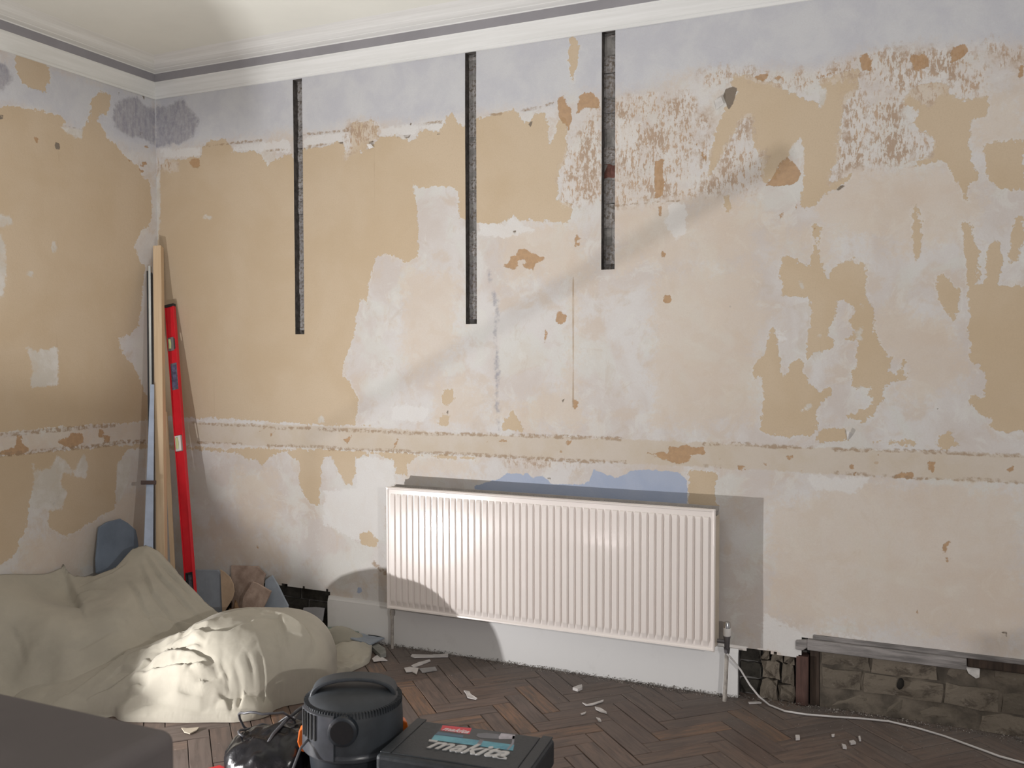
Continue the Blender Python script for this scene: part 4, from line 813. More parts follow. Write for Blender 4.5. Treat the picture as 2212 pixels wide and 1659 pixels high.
def frame(top, low, ndir, zend=0.0):
    """matrix for something leaning: local z up along it, local -y towards ndir"""
    top = Vector(top); low = Vector(low); d = (top-low).normalized(); t = (low.z-zend)/d.z; base = low-d*t
    y = -Vector(ndir); y = (y-d*y.dot(d)).normalized(); x = y.cross(d).normalized()
    return Matrix(((x.x, y.x, d.x, base.x), (x.y, y.y, d.y, base.y), (x.z, y.z, d.z, base.z), (0, 0, 0, 1))), (top-base).length
def lean_empty(name, label, cat, M):
    o = thing(name, label, cat); o.matrix_world = M; return o
def part(mb, name, mat, par, **k): return mb.build(name, mat, par, **k)
# softwood stud
M, L = frame(at(342, 533, 1, -.05), at(350, 1205, 1, -.36), (.42, -.9, 0), .012)
st = MB().box((-.022, -.022, 0), (.022, .022, L)).build('timber_stud', M_WOOD, bevel=.002); st.matrix_world = M
tag(st, 'tall pale planed softwood stud leaning in the corner, taller than the red level', 'timber')
# straightedge
M, L = frame(at(323, 575, 1, -.10), at(329, 1185, 1, -.41), (.55, -.83, 0), .012)
se = lean_empty('straightedge', 'long thin bright metal straightedge leaning left of the softwood stud', 'straightedge', M)
part(MB().box((-.005, -.012, 0), (.008, .012, L)), 'metal_bar', M_ALU, se, bevel=.0015); part(MB().box((-.014, -.010, .0), (-.006, .012, L*.985)), 'dark_edge', M_BLACK, se, bevel=.001); part(MB().box((.009, -.010, .0), (.014, .012, L*.98)), 'dark_edge', M_BLACK, se, bevel=.001)
# pale blue board
M, L = frame(at(329, 830, 1, -.24), at(321, 1175, 1, -.46), (.75, -.66, 0), .012)
bl = lean_empty('painted_board', 'pale blue painted narrow board leaning left of the softwood stud', 'board', M)
part(MB().prism([(-.010, 0, L), (.010, 0, L), (.030, 0, 0), (-.030, 0, 0)], (0, .018, 0)), 'board', M_BLUEP, bl, bevel=.002)
part(MB().box((-.045, -.012, L*.60), (.03, -.001, L*.60+.02)), 'strap', simple('brown_strap', (.07, .045, .04), .8), bl, bevel=.002)
# thin batten behind the level
M, L = frame(at(357, 890, 1, -.09), at(374, 1235, 1, -.2), (.5, -.85, 0), .012)
tb = MB().box((-.011, -.007, 0), (.011, .007, L)).build('thin_batten', M_WOOD, bevel=.001); tb.matrix_world = M
tag(tb, 'thin pale wooden batten leaning between the softwood stud and the red level', 'timber')
# spirit level
M, L = frame(at(367, 658, 1, -.03), at(412, 1270, 1, -.26), (.15, -.97, 0), .012)
lv = lean_empty('spirit_level', 'long red spirit level with dark end cap leaning against the back wall by the corner', 'level', M)
lw, ld = .029, .011
def level_body():
    mb = MB(); mb.box((-lw, -ld, 0), (-lw+.006, ld, L-.015)); mb.box((lw-.006, -ld, 0), (lw, ld, L-.015))
    holes = [(L*.0, L*.005), (.20, .30), (L*.56-.045, L*.56+.045), (L-.26, L-.20)]
    z = 0
    for a, b in holes+[(L-.015, L-.015)]:
        if a > z: mb.box((-lw+.006, -ld*.6, z), (lw-.006, ld*.6, a))
        z = b
    return mb
part(level_body(), 'level_body', M_RED, lv, bevel=.0015)
part(MB().box((-lw-.001, -ld-.001, L-.016), (lw+.001, ld+.001, L)), 'end_cap', M_BLACK, lv, bevel=.002)
M_VIAL = simple('yellow_green_vial', (.55, .60, .30), .15, .1, 20); M_GREYST = simple('grey_sticker', (.12, .12, .15), .5, .4, 60); M_GREYPL = simple('grey_plastic', (.18, .17, .17), .5)
for zc, vz in ((L-.23, .026), (L*.56, .030)):
    h = part(MB().box((-lw+.006, -ld-.001, zc-vz-.012), (lw-.016, ld, zc+vz+.012)), 'vial_block', M_GREYPL if zc > L*.7 else M_WHITEPL, lv, bevel=.001)
    MB().tube([(-.010, -ld-.003, zc-vz), (-.006, -ld-.005, zc), (-.010, -ld-.003, zc+vz)], .0075, 10).build('vial', M_VIAL, h, smooth=40)
part(MB().box((-lw+.010, -ld*.6-.001, L-.49), (lw-.007, -ld*.6, L-.34)), 'maker_sticker', M_GREYST, lv)
part(MB().box((-lw+.012, -ld*.6-.0014, L-.478), (lw-.014, -ld*.6-.001, L-.352)), 'sticker_panel', simple('blue_grey_sticker', (.09, .09, .16), .5, .5, 50), lv)
part(MB().box((-.006, -ld*.6-.001, L-.80), (.012, -ld*.6, L-.75)), 'small_sticker', M_GREYST, lv)
g_ = MB(); g_.box((-lw+.010, -ld-.001, .19), (lw-.003, ld, .20)); g_.box((-lw+.010, -ld-.001, .30), (lw-.003, ld, .31)); g_.box((-lw+.010, -ld-.001, .19), (-lw+.016, ld, .31)); g_.box((lw-.009, -ld-.001, .19), (lw-.003, ld, .31)); part(g_, 'hand_grip', M_BLACK, lv, bevel=.002)
part(MB().box((-lw+.012, ld*.3, .2), (lw-.009, ld*.5, .3)), 'grip_web', M_GREYST, lv)

# ------------------------------------------------------------------ offcuts and rubble
M_PBB = simple('blue_grey_painted_board', (.30, .34, .40), .8, .1, 10, .1); M_PBD = simple('slate_blue_board', (.17, .215, .28), .8, .12, 8, .1); M_CARD = simple('tan_paper', (.50, .37, .26), .9, .12, 9, .3); M_PINK = simple('pinkish_brown_board', (.36, .26, .21), .9, .25, 12, .4, c2=(.46, .35, .29)); M_GREEN = simple('grey_green_board', (.20, .26, .22), .8, .25, 14, .2); M_CRUMP = simple('brown_crumpled_paper', (.20, .12, .065), .9, .3, 20, .4)
def shard_wall(name, px, mat, label, cat, y0=-.03, lean=.28, th=.010, zref=.3, group=None):
    """a flat offcut leaning back on the rear wall: outline traced on a tilted plane, real thickness"""
    pts = []
    for a, b in px:
        y = y0
        for _ in range(6): q = at(a, b, 1, y); y = y0-lean*max(0, zref-q[2])
        pts.append(tuple(at(a, b, 1, y)))
    return tag(MB().prism(pts, (0, th, th*.1)).build(name, mat, bevel=.0015), label, cat, group)
shard_wall('board_offcut', [(421, 1231), (470, 1232), (478, 1243), (479, 1330), (421, 1330)], M_PBB, 'pale blue-grey board offcut standing just right of the red level', 'offcut', -.05, .25)
shard_wall('paper_offcut', [(475.7, 1230), (485, 1236), (497, 1247), (504, 1262), (506, 1278), (503, 1292), (480, 1330)], M_CARD, 'pointed tan paper offcut standing left of the pinkish broken board', 'offcut', -.075, .3, .004)
shard_wall('broken_board', [(499, 1222), (555, 1224), (573, 1241), (569, 1253), (562, 1330), (500, 1330)], M_PINK, 'pinkish brown broken board leaning on the wall behind the rubble', 'offcut', -.03, .2)
shard_wall('board_offcut', [(573, 1253), (587, 1243), (599, 1263), (613, 1292), (622, 1309), (618, 1335), (566, 1335)], M_PBB, 'blue-grey pointed board offcut at the left end of the dark wall hole', 'offcut', -.05, .25)
shard_wall('broken_board', [(545, 1257), (556, 1261), (585, 1278), (580, 1290), (569, 1312), (560, 1335), (520, 1335), (525, 1290)], M_PINK, 'pinkish brown broken corner piece lying in front of the taller broken board', 'offcut', -.10, .3)
shard_wall('white_offcut', [(655, 1313), (680, 1312), (701, 1314), (699, 1326), (697, 1342), (652, 1342), (653, 1325)], simple('off_white_board', (.44, .44, .47), .7, .08), 'small off-white offcut standing in the dark wall hole', 'offcut', .02, .2, .006, .12)
MB_ = MB(); gp = [at(a, b, 2, .035) for a, b in ((664, 1344), (700, 1339), (745, 1339), (789, 1343), (790, 1356), (740, 1358), (690, 1357))]
gp = [(p[0], min(p[1], -.012), 0.001) for p in gp]
# green strip lying along the foot of the skirting
tag(MB().box((1.00, -.055, .0), (1.36, -.024, .05)).build('green_strip', M_GREEN, bevel=.008, seg=3), 'grey-green strip of board lying along the skirting foot below the wall hole', 'offcut')
def crumple(name, c, r, h, mat, label, cat, seed, n=9):
    vs = []; fs = []; rnd = random.Random(seed)
    for j in range(n):
        for i in range(n):
            u, v = i/(n-1)*2-1, j/(n-1)*2-1; rr = min(1, max(abs(u), abs(v)))
            vs.append((c[0]+u*r[0]*rnd.uniform(.85, 1.1), c[1]+v*r[1]*rnd.uniform(.85, 1.1), c[2]+h*(1-rr)**.6*rnd.uniform(.45, 1.1)))
    for j in range(n-1):
        for i in range(n-1): a = j*n+i; fs.append((a, a+1, a+1+n, a+n))
    o = MB().add(vs, fs).build(name, mat); so = o.modifiers.new('thick', 'SOLIDIFY'); so.thickness = .0015
    return tag(o, label, cat)
c_ = at(505, 1308, 1, -.17)
crumple('crumpled_paper', (c_[0], c_[1], .002), (.07, .035), .19, M_CRUMP, 'crumpled brown paper scrap below the pinkish broken board', 'paper', 4)
# slate blue plasterboard piece behind the sheet's peak
q = atn([(215, 1240), (217, 1212), (231, 1142), (249.5, 1130), (278, 1123), (292, 1131), (307, 1146), (309, 1164), (309, 1240)], 0, .10)
q = [(.045+max(0, .56-p[2])*.16, p[1], p[2]) for p in q]
tag(MB().prism(q, (-.012, 0, .002)).build('plasterboard_offcut', M_PBD, bevel=.002), 'slate blue board offcut with a clipped corner behind the sheet peak on the left wall', 'offcut')
def floor_shard(name, px, mat, label, cat='plaster scrap', z=.002, th=.004, curl=.0, group=None):
    P0 = [at(a, b, 2, z+th) for a, b in px]; cx = sum(p[0] for p in P0)/len(P0)
    vs = [(p[0], min(p[1], -.028), z+curl*abs(k % 3-1)) for k, p in enumerate(P0)]
    o = MB().prism(vs, (0, 0, th)).build(name, mat)
    return tag(o, label, cat, group)
M_SCRAP = simple('white_paint_scrap', (.58, .55, .54), .8, .1, 30)
floor_shard('board_shard', [(757, 1380), (770, 1370), (786, 1361), (800, 1363), (806, 1366), (815, 1363), (832, 1367), (831, 1377), (815, 1386), (799, 1394), (785, 1386)], M_PBB, 'jagged pale blue-grey shard lying beside the loose sheet end by the radiator pipe', 'offcut', .03, .006, .004)
floor_shard('grey_rag', [(799, 1392), (815, 1389), (832, 1400), (834, 1410), (822, 1414), (810, 1403)], simple('grey_rag', (.24, .24, .22), .9, .2), 'rolled grey scrap lying under the pale blue-grey shard', 'offcut', .004, .02)
floor_shard('paint_flake', [(804, 1424), (812, 1416), (819, 1416), (826, 1421), (837, 1426), (820, 1428), (807, 1430)], M_SCRAP, 'off-white curled flake right of the loose sheet end', curl=.004)
floor_shard('paint_flake', [(890, 1413), (930, 1414), (968, 1411), (968, 1418), (930, 1419), (895, 1420), (887, 1417)], M_SCRAP, 'long straight white strip lying by the skirting under the radiator')
floor_shard('paint_flake', [(888, 1437), (905, 1430), (928, 1424), (930, 1427), (908, 1436), (893, 1441)], M_SCRAP, 'thin slanting white sliver below the long straight strip')
floor_shard('paint_flake', [(873, 1444), (885, 1440), (904, 1444), (900, 1457), (890, 1450), (877, 1452)], M_SCRAP, 'white torn flake left of the clear scrap on the parquet', curl=.003)
floor_shard('clear_scrap', [(905, 1444), (940, 1440), (944, 1447), (912, 1452)], simple('cloudy_plastic', (.30, .29, .29), .3, .2), 'cloudy greyish scrap lying right of the torn flake')
floor_shard('paint_flake', [(1002, 1492), (1014, 1493), (1017, 1500), (1031, 1509), (1028, 1510), (1010, 1507), (1007, 1499)], M_SCRAP, 'white bow-tie shaped flake alone on the parquet above the black case', curl=.002)
floor_shard('paint_flake', [(1258, 1517), (1268, 1521), (1285, 1517), (1304, 1511), (1303, 1514), (1280, 1522), (1266, 1523)], M_SCRAP, 'curved white paint sliver in the middle of the parquet')
floor_shard('paint_flake', [(1285, 1526), (1298, 1529), (1310, 1537), (1311, 1540), (1298, 1537), (1287, 1531)], M_SCRAP, 'white leaf-shaped flake just below the curved sliver')
floor_shard('paint_flake', [(1254, 1541), (1266, 1537), (1264, 1540), (1256, 1543)], M_SCRAP, 'tiny white sliver left of the leaf-shaped flake')
floor_shard('paint_flake', [(1287, 1549), (1296, 1551), (1299, 1557), (1292, 1555)], M_SCRAP, 'small white chip below the leaf-shaped flake', th=.006)
floor_shard('plaster_lump', [(1237, 1485), (1248, 1480), (1257, 1478), (1258, 1484), (1248, 1488)], M_SCRAP, 'grey-white crumb cluster near the skirting under the radiator', th=.012)
floor_shard('plaster_lump', [(1718, 1587), (1727, 1587), (1728, 1593), (1719, 1594)], M_SCRAP, 'cube-like white plaster lump on the floor left of the scatter of bits', th=.010)
floor_shard('plaster_lump', [(1818, 1606), (1826, 1608), (1829, 1613), (1821, 1612)], M_SCRAP, 'nearest white lump of the scatter below the bricks', th=.010)
floor_shard('plaster_lump', [(1834, 1600), (1844, 1598), (1849, 1603), (1838, 1605)], M_SCRAP, 'wide white lump in the middle of the scatter below the bricks', th=.008)
floor_shard('plaster_lump', [(1854, 1590), (1858, 1589), (1860, 1597), (1856, 1597)], M_SCRAP, 'upright thin white bit at the right of the scatter below the bricks', th=.008)
floor_shard('plaster_lump', [(1796, 1586), (1803, 1585), (1802, 1589), (1797, 1589)], M_SCRAP, 'small white bit at the far side of the scatter below the bricks', th=.006)
floor_shard('stick', [(1616, 1516), (1640, 1515), (1645, 1517), (1618, 1518)], M_SCRAP, 'short pale stick on the floor behind the white cable', th=.006)
floor_shard('paint_flake', [(392, 1572), (405, 1573), (430, 1571), (425, 1577), (410, 1584), (398, 1581)], simple('buff_scrap', (.46, .40, .32), .9), 'buff torn scrap on the parquet beside the bundled sheet front', curl=.001)
# grit swept along the foot of the wall: nobody could count it
M_GRIT = simple('plaster_grit', (.16, .145, .125), .95, .6, 40, c2=(.36, .33, .30)); rnd = random.Random(21); gm = MB()
def grain(x, y, z, s):
    a = [Vector((rnd.uniform(-1, 1), rnd.uniform(-1, 1), rnd.uniform(-.2, .8)))*s for _ in range(3)]+[Vector((0, 0, s))]
    gm.add([Vector((x, y, z))+v for v in a]+[Vector((x, y, z-s*.3))], [(0, 1, 3), (1, 2, 3), (2, 0, 3), (1, 0, 4), (2, 1, 4), (0, 2, 4)])
for k in range(5200):
    x = rnd.uniform(1.45, 4.6); d = abs(rnd.gauss(0, .026)); yb = -.024 if x < 3.27 else .0
    den = .35+.65*vnoise(np.array([x*5]), np.array([1.5]), 4)[0]
    if x > 3.27 and rnd.random() < .5: continue
    if rnd.random() < den: grain(x, yb-d*den, max(0, .014-d*.4)*rnd.random(), rnd.uniform(.0015, .0045))
for k in range(900):
    grain(rnd.uniform(1.5, 4.4), -abs(rnd.gauss(0, .35))-.03, .001, rnd.uniform(.0012, .0028))
g = gm.build('plaster_grit', M_GRIT); stuff(g); tag(g, 'grey plaster grit swept along the foot of the skirting and brickwork', 'debris')

# ------------------------------------------------------------------ vacuum cleaner
M_VAC = simple('matt_black_plastic', (.016, .021, .028), .42, .25, 14, .1); M_VACL = simple('dusty_dark_lid', (.034, .040, .048), .6, .35, 5, .1); M_ORANGE = simple('orange_clip', (.75, .16, .015), .4, .1); M_VACG = simple('grey_black_gloss', (.05, .055, .065), .3, .2); M_DCABLE = simple('dark_grey_cable', (.06, .06, .068), .45, .1)
VC = Vector((2.235, -1.365, 0))
vac = thing('vacuum_cleaner', 'black drum vacuum cleaner with carry handle and orange clips beside the black tool case', 'vacuum cleaner', VC)
MB().lathe([(0, .02), (.13, .02), (.138, .03), (.150, .14), (.156, .145), (.156, .155)]).build('drum', M_VAC, vac, smooth=40)
MB().lathe([(.156, .15), (.167, .152), (.169, .162), (.165, .168), (.165, .174)]).build('rim_band', M_VACG, vac, smooth=40)
MB().lathe([(.164, .170), (.167, .185), (.1665, .24), (.164, .28), (.158, .300), (.146, .316), (.125, .327), (.10, .334), (.06, .340), (0, .342)]).build('lid', M_VACL, vac, smooth=40)
rb = MB()
for k in range(96):
    a = 2*math.pi*k/96
    if 1.4 < (a % (2*math.pi)) < 2.2: continue
    Mr = Matrix.Rotation(a, 4, 'Z'); rb.box((.1475, -.0016, .292), (.1640, .0016, .312), Mr)
stuff(rb.build('lid_ribs', M_VACL, vac))
# arched carry handle; the plane of the arch runs roughly left-right for the viewer
ha = YAW+.05; hd = Vector((math.cos(ha), math.sin(ha), 0)); hn = Vector((-math.sin(ha), math.cos(ha), 0))
hm = MB(); vs = []; n = 22
for i in range(n):
    t = math.pi*i/(n-1); wd = .034+.006*abs(math.cos(t))
    for rr, ww in ((1.0, -wd), (1.0, wd), (.90, wd), (.90, -wd)):
        p = hd*(-.145*math.cos(t)*rr)+hn*(ww+.02)+Vector((0, 0, .298+.078*math.sin(t)**.6*(1 if rr == 1 else .84))); vs.append(p)
fs = [(0, 1, 2, 3), tuple(4*(n-1)+k for k in (3, 2, 1, 0))]
for i in range(n-1):
    for k in range(4): fs.append((4*i+k, 4*i+(k+1) % 4, 4*i+4+(k+1) % 4, 4*i+4+k))
hm.add(vs, fs).build('carry_handle', M_VACL, vac, smooth=40, bevel=.004)
# motor housing panel with slots on the left, hose port, switch
def arc_panel(a0, a1, r, z0, z1, th=.005):
    mb = MB(); vs = []; n = 10
    for i in range(n+1):
        a = a0+(a1-a0)*i/n
        for rr, z in ((r, z0), (r+th, z0+.004), (r+th*.7, z1-.004), (r-.003, z1)): vs.append((rr*math.cos(a), rr*math.sin(a), z))
    fs = [(4*i+k, 4*i+4+k, 4*i+5+k, 4*i+1+k) for i in range(n) for k in range(3)]; return mb.add(vs, fs)
view = math.atan2(CAM[1]-VC.y, CAM[0]-VC.x)          # towards the viewer
A_ = lambda deg: view-math.radians(deg)              # positive = viewer's left
p_ = arc_panel(A_(78), A_(22), .167, .155, .305, .006).build('motor_cover', M_VACG, vac, smooth=40)
sl = MB()
for k in range(5):
    a = A_(70-k*6); Mr = Matrix.Rotation(a, 4, 'Z'); sl.box((.168, -.0035, .215), (.1752, .0035, .298), Mr)
stuff(sl.build('vent_slot', simple('slot_black', (.004, .004, .004), .9), p_))
a = A_(12); d = Vector((math.cos(a), math.sin(a), 0))
MB().tube([d*.150+Vector((0, 0, .258)), d*.178+Vector((0, 0, .258)), d*.181+Vector((0, 0, .258))], [.050, .048, .043], 28).build('hose_port', M_VAC, vac, smooth=40)
MB().tube([d*.18+Vector((0, 0, .258)), d*.1825+Vector((0, 0, .258))], [.038, .038], 24).build('port_cap', simple('port_black', (.006, .006, .008), .7), vac, smooth=40)
for deg in (96, -98):
    Mr = Matrix.Rotation(A_(deg), 4, 'Z'); c = MB(); c.prism([(.162, -.022, .13), (.176, -.022, .135), (.186, -.022, .165), (.180, -.022, .205), (.164, -.022, .215)], (0, .044, 0), Mr); c.build('clip', M_ORANGE, vac, bevel=.004)
for deg in (40, 130, 220, 310):
    Mr = Matrix.Rotation(math.radians(deg), 4, 'Z'); MB().tube([Mr @ Vector((.115, -.012, .018)), Mr @ Vector((.115, .012, .018))], .018, 14).build('castor', M_VAC, vac, smooth=40)
a = A_(58); d = Vector((math.cos(a), math.sin(a), 0))
MB().tube([d*.165+Vector((0, 0, .215)), d*.20+Vector((0, 0, .19)), d*.225+Vector((.0, -.03, .10)), d*.25+Vector((.03, -.08, .01)), d*.27+Vector((.08, -.16, .006))], .0042, 8).build('power_cable', M_DCABLE, vac, smooth=True)

# ------------------------------------------------------------------ black bag with cable loops
M_BAG = simple('glossy_black_plastic_bag', (.008, .008, .010), .22, .3, 10, .5, bscale=18)
def bagz(X, Y):
    wx = X+fbm(X*6, Y*6, 61, 3)*.06; wy = Y+fbm(X*6, Y*6, 71, 3)*.06
    Z = dome(wx, wy, 1.94, -1.36, .21, .15, .5, .16, 2.4, 2.2); Z = np.maximum(Z, dome(wx, wy, 1.93, -1.20, .11, .10, .2, .16, 2.2, 2.0))
    return np.where(Z > .004, Z+fbm(X*14, Y*14, 81, 4)*.06*np.clip(Z/.05, 0, 1)-np.abs(fbm(X*9+Y*7, Y*12, 88, 3))*.05, Z)
xs = np.arange(1.6, 2.09, .009); ys = np.arange(-1.62, -1.02, .009); X, Y = np.meshgrid(xs, ys)
bg = sheet_mesh('rubbish_bag', 1.6, 2.09, -1.62, -1.02, .009, bagz, lambda X, Y, Z: (Z > .006) & ((X-VC.x)**2+(Y-VC.y)**2 > .185**2))
bg.data.materials.clear(); bg.data.materials.append(M_BAG); tag(bg, 'crumpled glossy black plastic bag on the floor left of the vacuum cleaner', 'bag')
def zb(x, y): return float(bagz(np.array([x]), np.array([y]))[0])
lp = []
for k in range(30):
    t = k/29*2*math.pi*1.35; r = .085+.012*math.sin(t*1.7); x, y = 1.86+r*math.cos(t+2.2)*1.1, -1.36+r*math.sin(t+2.2)*.9
    lp.append((x, y, max(.012, zb(x, y))+.012+(.075*max(0, math.sin(t*.74-.2)))))
tag(MB().tube(lp, .0045, 8).build('flex', M_DCABLE, smooth=True), 'dark grey flex lying in loops on the black plastic bag', 'cable')
tag(MB().tube([(1.975, -1.27, .21), (1.965, -1.31, .20), (1.95, -1.36, .18), (1.94, -1.42, .15), (1.93, -1.47, .10)], .006, 8).build('strap', M_DCABLE, smooth=True), 'short dark strap hanging down between the vacuum cleaner and the bag', 'cable')
pr_ = at(480, 1656, 2, .03)
tag(MB().prism([(pr_[0]-.05, pr_[1]-.04, .0), (pr_[0]+.03, pr_[1]-.05, 0), (pr_[0]+.035, pr_[1]+.0, 0), (pr_[0]-.02, pr_[1]+.012, 0)], (0, 0, .03)).build('red_handle', M_RED, bevel=.006), 'red plastic end poking out at the near edge of the black bag', 'tool')

# ------------------------------------------------------------------ tool case
M_CASE = simple('dark_case_plastic', (.017, .022, .028), .5, .2, 60, .25, bscale=220); M_SILVER = simple('silver_lettering', (.50, .50, .50), .4, .05)
M_LRED = simple('label_red', (.62, .03, .05), .45, .05); M_LBLUE = simple('label_blue', (.055, .30, .44), .4, .3, 8, c2=(.14, .46, .55)); M_LGREY = simple('label_grey', (.42, .40, .45), .5, .2, 30); M_LDARK = simple('label_dark', (.028, .034, .04), .4); M_LWHITE = simple('label_white', (.66, .64, .66), .5, .05)
ZT = .215
BL, BR, FL = [Vector(at(a, b, 2, ZT)) for a, b in ((897, 1551), (1199, 1593), (823, 1630))]
ex = (BR-BL); W_ = ex.length; ex.normalize(); ey = Vector((-ex.y, ex.x, 0)); D_ = abs((FL-BL).dot(ey))
CB = BR-ex*W_*.5-ey*D_*.5-Vector((0, 0, ZT))
MC = Matrix(((ex.x, ey.x, 0, CB.x), (ex.y, ey.y, 0, CB.y), (0, 0, 1, 0), (0, 0, 0, 1)))
case = thing('tool_case', 'black plastic tool case with silver lettering and a red and blue label', 'tool case'); case.matrix_world = MC
hw, hd_ = W_/2, D_/2
MB().box((-hw+.006, -hd_+.006, .006), (hw-.006, hd_-.006, ZT*.55)).build('case_base', M_CASE, case, bevel=.012, seg=3)
ld_ = MB(); ld_.box((-hw, -hd_, ZT*.57), (hw, hd_, ZT-.002)); ld_.build('case_lid', M_CASE, case, bevel=.014, seg=3)
MB().box((-hw+.045, -hd_+.022, ZT-.004), (hw-.045, hd_-.018, ZT+.0012)).build('lid_panel', M_CASE, case, bevel=.003)
for sx in (-1, 1): MB().box((sx*(hw-.025)-.018, -hd_+.02, ZT-.004), (sx*(hw-.025)+.018, hd_+.003, ZT+.001)).build('corner_rib', M_CASE, case, bevel=.004)
for x in (-hw*.55, hw*.55): MB().box((x-.025, -hd_-.012, ZT*.36), (x+.025, -hd_+.004, ZT*.78)).build('latch', M_CASE, case, bevel=.004)
hd2 = MB().tube([(-.06, -hd_+.002, ZT*.5), (-.058, -hd_-.035, ZT*.5), (.058, -hd_-.035, ZT*.5), (.06, -hd_+.002, ZT*.5)], .010, 10); hd2.build('case_handle', M_CASE, case, smooth=40)
MCi = MC.inverted()
def lab(name, px, mat, h, par=case):
    q = [MCi @ Vector(at(800+a/5.027, 1520+b/5.027, 2, ZT+.0014)) for a, b in px]; q = [(p.x, p.y, ZT+.0012+h) for p in q]
    return MB().prism(q, (0, 0, .0003)).build(name, mat, par)
lab('label', [(780, 232), (1100, 270), (1575, 335), (1555, 512), (655, 395), (735, 300)], M_LDARK, .0)
lab('label_red', [(785, 235), (1100, 268), (1075, 332), (762, 290)], M_LRED, .0004)
lab('label_blue', [(700, 338), (1562, 448), (1548, 512), (660, 392)], M_LBLUE, .0004)
lab('label_stripe', [(735, 305), (1010, 345), (1005, 372), (705, 335)], simple('label_deep_blue', (.03, .10, .17), .4), .0004)
lab('drill_picture', [(1165, 325), (1260, 318), (1400, 335), (1390, 385), (1240, 378), (1180, 370), (1150, 350)], simple('label_mid_grey', (.16, .165, .19), .5), .0006)
lab('drill_picture', [(1420, 322), (1575, 340), (1565, 385), (1395, 388), (1395, 360)], M_LGREY, .0006)
lab('drill_picture', [(1190, 390), (1232, 395), (1190, 460), (1145, 455)], simple('label_mid_grey', (.16, .165, .19), .5), .0006)
lab('drill_picture', [(1545, 350), (1570, 353), (1556, 440), (1500, 505), (1478, 500), (1535, 430)], simple('label_mid_grey2', (.22, .22, .25), .5), .0006)
def lettering(txt, a, b, par, mat, name, thick, h, shear=.35, bold=.035, ysc=1.0):
    """text laid on the lid between photo points a (baseline start) and b (baseline end)"""
    A = MCi @ Vector(at(800+a[0]/5.027, 1520+a[1]/5.027, 2, ZT+.0014)); B = MCi @ Vector(at(800+b[0]/5.027, 1520+b[1]/5.027, 2, ZT+.0014))
    c = bpy.data.curves.new(name, 'FONT'); c.body = txt; c.shear = shear; c.extrude = .5; c.offset = bold; c.space_character = 1.02
    o = bpy.data.objects.new(name, c); COL.objects.link(o); dg = bpy.context.evaluated_depsgraph_get(); m = bpy.data.meshes.new_from_object(o.evaluated_get(dg)); bpy.data.objects.remove(o)
    co = np.array([v.co for v in m.vertices]); x0, x1 = co[:, 0].min(), co[:, 0].max(); d = B-A; L = math.hypot(d.x, d.y); s = L/(x1-x0); th = math.atan2(d.y, d.x)
    for v in m.vertices:
        x = (v.co.x-x0)*s; y = v.co.y*s*ysc; z = (v.co.z+.5)*thick
        v.co = (A.x+x*math.cos(th)-y*math.sin(th), A.y+x*math.sin(th)+y*math.cos(th), ZT+.0012+h+z)
    return link(name, m, mat, par)
lt = lettering('makita', (612, 480), (1470, 600), case, M_SILVER, 'lettering', .003, 0, .42, .022, 1.08)
sw = MB()
def bar(px): q = [MCi @ Vector(at(800+a/5.027, 1520+b/5.027, 2, ZT+.0014)) for a, b in px]; sw.prism([(p.x, p.y, ZT+.0012) for p in q], (0, 0, .003))
sw = MB(); bar([(640, 396), (735, 408), (722, 426), (632, 414)]); sw.build('lettering_serif', M_SILVER, lt); sw = MB(); bar([(1380, 580), (1484, 592), (1478, 606), (1376, 594)])
sw.build('lettering_serif', M_SILVER, lt)
lettering('makita', (778, 288), (1062, 326), case, M_LWHITE, 'label_lettering', .0004, .0007, .42, .02, 1.1)
tag(MB().tube([(3*0+(BR.x+.03), BR.y-.10, .006), (BR.x+.015, BR.y-.16, .05), (BR.x+.012, BR.y-.20, .12), (BR.x+.02, BR.y-.27, .05), (BR.x+.05, BR.y-.33, .006)], .004, 8).build('orange_cord', M_ORANGE, smooth=True), 'thin orange cord hanging at the right side of the black tool case', 'cable')

# ------------------------------------------------------------------ the near upholstered block, out of focus at lower left
M_UPH = simple('grey_brown_upholstery', (.125, .11, .109), .95, .08, 3, .2, bscale=250)
ub = thing('upholstered_block', 'dark grey-brown upholstered block with rounded corner in the near left foreground', 'seat', (1.6, -3.0, 0))
ZU = .60
MB().box((-1.0, -.85, .07), (.82, .655, ZU)).build('padded_body', M_UPH, ub, smooth=40, bevel=.035, seg=5)
MB().box((-1.0, -.85, .245), (.824, .659, .255)).build('seam_piping', M_UPH, ub, bevel=.004)
for sx, sy in ((-.92, -.77), (.72, -.77), (-.92, .56), (.72, .56)): MB().tube([(sx, sy, 0), (sx, sy, .075)], [.018, .026], 12).build('foot', M_BLACK, ub, smooth=40)

# ------------------------------------------------------------------ out of view: the work lamp, plus lamps and blockers added for the light
wl = thing('work_lamp', 'black floor work lamp standing on the parquet by the left wall', 'lamp', (LAMP.x, LAMP.y, 0))
q = LD.to_track_quat('-Z', 'Y').to_matrix().to_4x4(); q.translation = Vector((0, 0, LAMP.z))
hs = MB(); hs.box((-.09, -.07, .006), (.09, .07, .05), q); hs.build('lamp_body', M_BLACK, wl, bevel=.006)
fr = MB()
for a, b in (((-.095, -.075, -.02), (-.088, .075, .03)), ((.088, -.075, -.02), (.095, .075, .03)), ((-.095, -.075, -.02), (.095, -.068, .03)), ((-.095, .068, -.02), (.095, .075, .03))): fr.box(a, b, q)
fr.build('lamp_rim', M_BLACK, wl)
for s in (-1, 1): MB().tube([q @ Vector((s*.098, 0, .03)), Vector((s*.10, .06, .012)), Vector((s*.10, -.16, .012))], .008, 8).build('stand_leg', M_BLACK, wl, smooth=True)
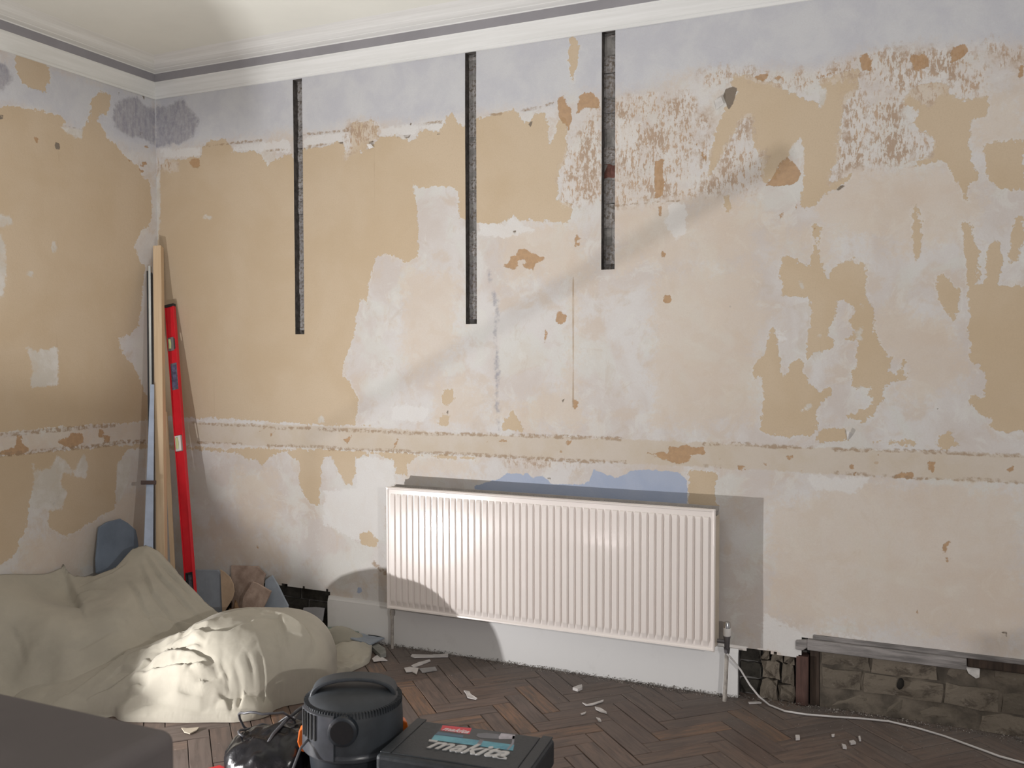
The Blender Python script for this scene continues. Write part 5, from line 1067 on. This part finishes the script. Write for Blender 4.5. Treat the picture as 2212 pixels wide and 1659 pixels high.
fv = [Vector(v).normalized()*.36+Vector((0, 0, LAMP.z)) for v in ((-.12, 2.03, 2.42), (-.11, 2.03, 2.72), (.31, 1.355, 2.79), (.45, .6, 2.79), (-.6, .3, 2.9), (-.83, 1.2, 2.5), (-.75, 1.9, 2.35))]
MB().prism(fv, (-.003, -.004, .003)).build('added_light_blocker', M_BLACK, wl)  # added blocker: keeps lamp light off the left part of the ceiling
f2 = [Vector((x, y, z)).normalized()*.13+Vector((0, 0, LAMP.z)) for x, y, z in ((.38, .92, -.75), (.38, .92, -.17), (.22, .97, -.10), (.16, .98, .0), (-.05, .98, .10), (-.5, .9, .10), (-.9, .6, .06), (-.9, .6, -.6))]
MB().prism(f2, (-.002, -.004, 0)).build('added_light_blocker', M_BLACK, wl)  # added blocker: keeps lamp light off the large sheet, low on the left
ul = thing('added_uplight', 'added unseen round black uplight brightening the ceiling, standing behind the upholstered block', 'lamp', (UP.x, UP.y, 0))
MB().lathe([(0, 0), (.07, 0), (.075, .03), (.062, .09), (.066, .135), (.058, .135), (.054, .10), (0, .10)], (0, 0, 0), 28).build('added_uplight_body', M_BLACK, ul, smooth=40)  # unseen body for the added uplight
sl_ = thing('added_pole_lamp', 'added unseen bulb on a thin pole for fill and a wall shadow, standing behind the viewer to the right', 'lamp', (ADDED_BULB.x, ADDED_BULB.y, 0))
MB().tube([(0.06, -.06, 0), (.06, -.06, ADDED_BULB.z-.05), (0, 0, ADDED_BULB.z-.05)], .012, 10).build('pole', M_BLACK, sl_, smooth=40)  # unseen stand made up for the added bulb
MB().lathe([(.16, 0), (.16, .015), (.03, .03), (0, .03)], (.06, -.06, 0)).build('base', M_BLACK, sl_, smooth=40)
T_ = .2
ba = ADDED_BULB.lerp(Vector((1.05, 0, 1.03)), T_)-Vector((ADDED_BULB.x, ADDED_BULB.y, 0)); bb = ADDED_BULB.lerp(Vector((3.45, 0, 2.29)), T_)-Vector((ADDED_BULB.x, ADDED_BULB.y, 0))
MB().tube([(.06, -.06, ADDED_BULB.z-.15), ba-Vector((.0, .0, .12)), ba, bb], .009, 8).build('added_shadow_bar', M_BLACK, sl_, smooth=40)  # added bar, placed only to throw the diagonal shadow on the wall
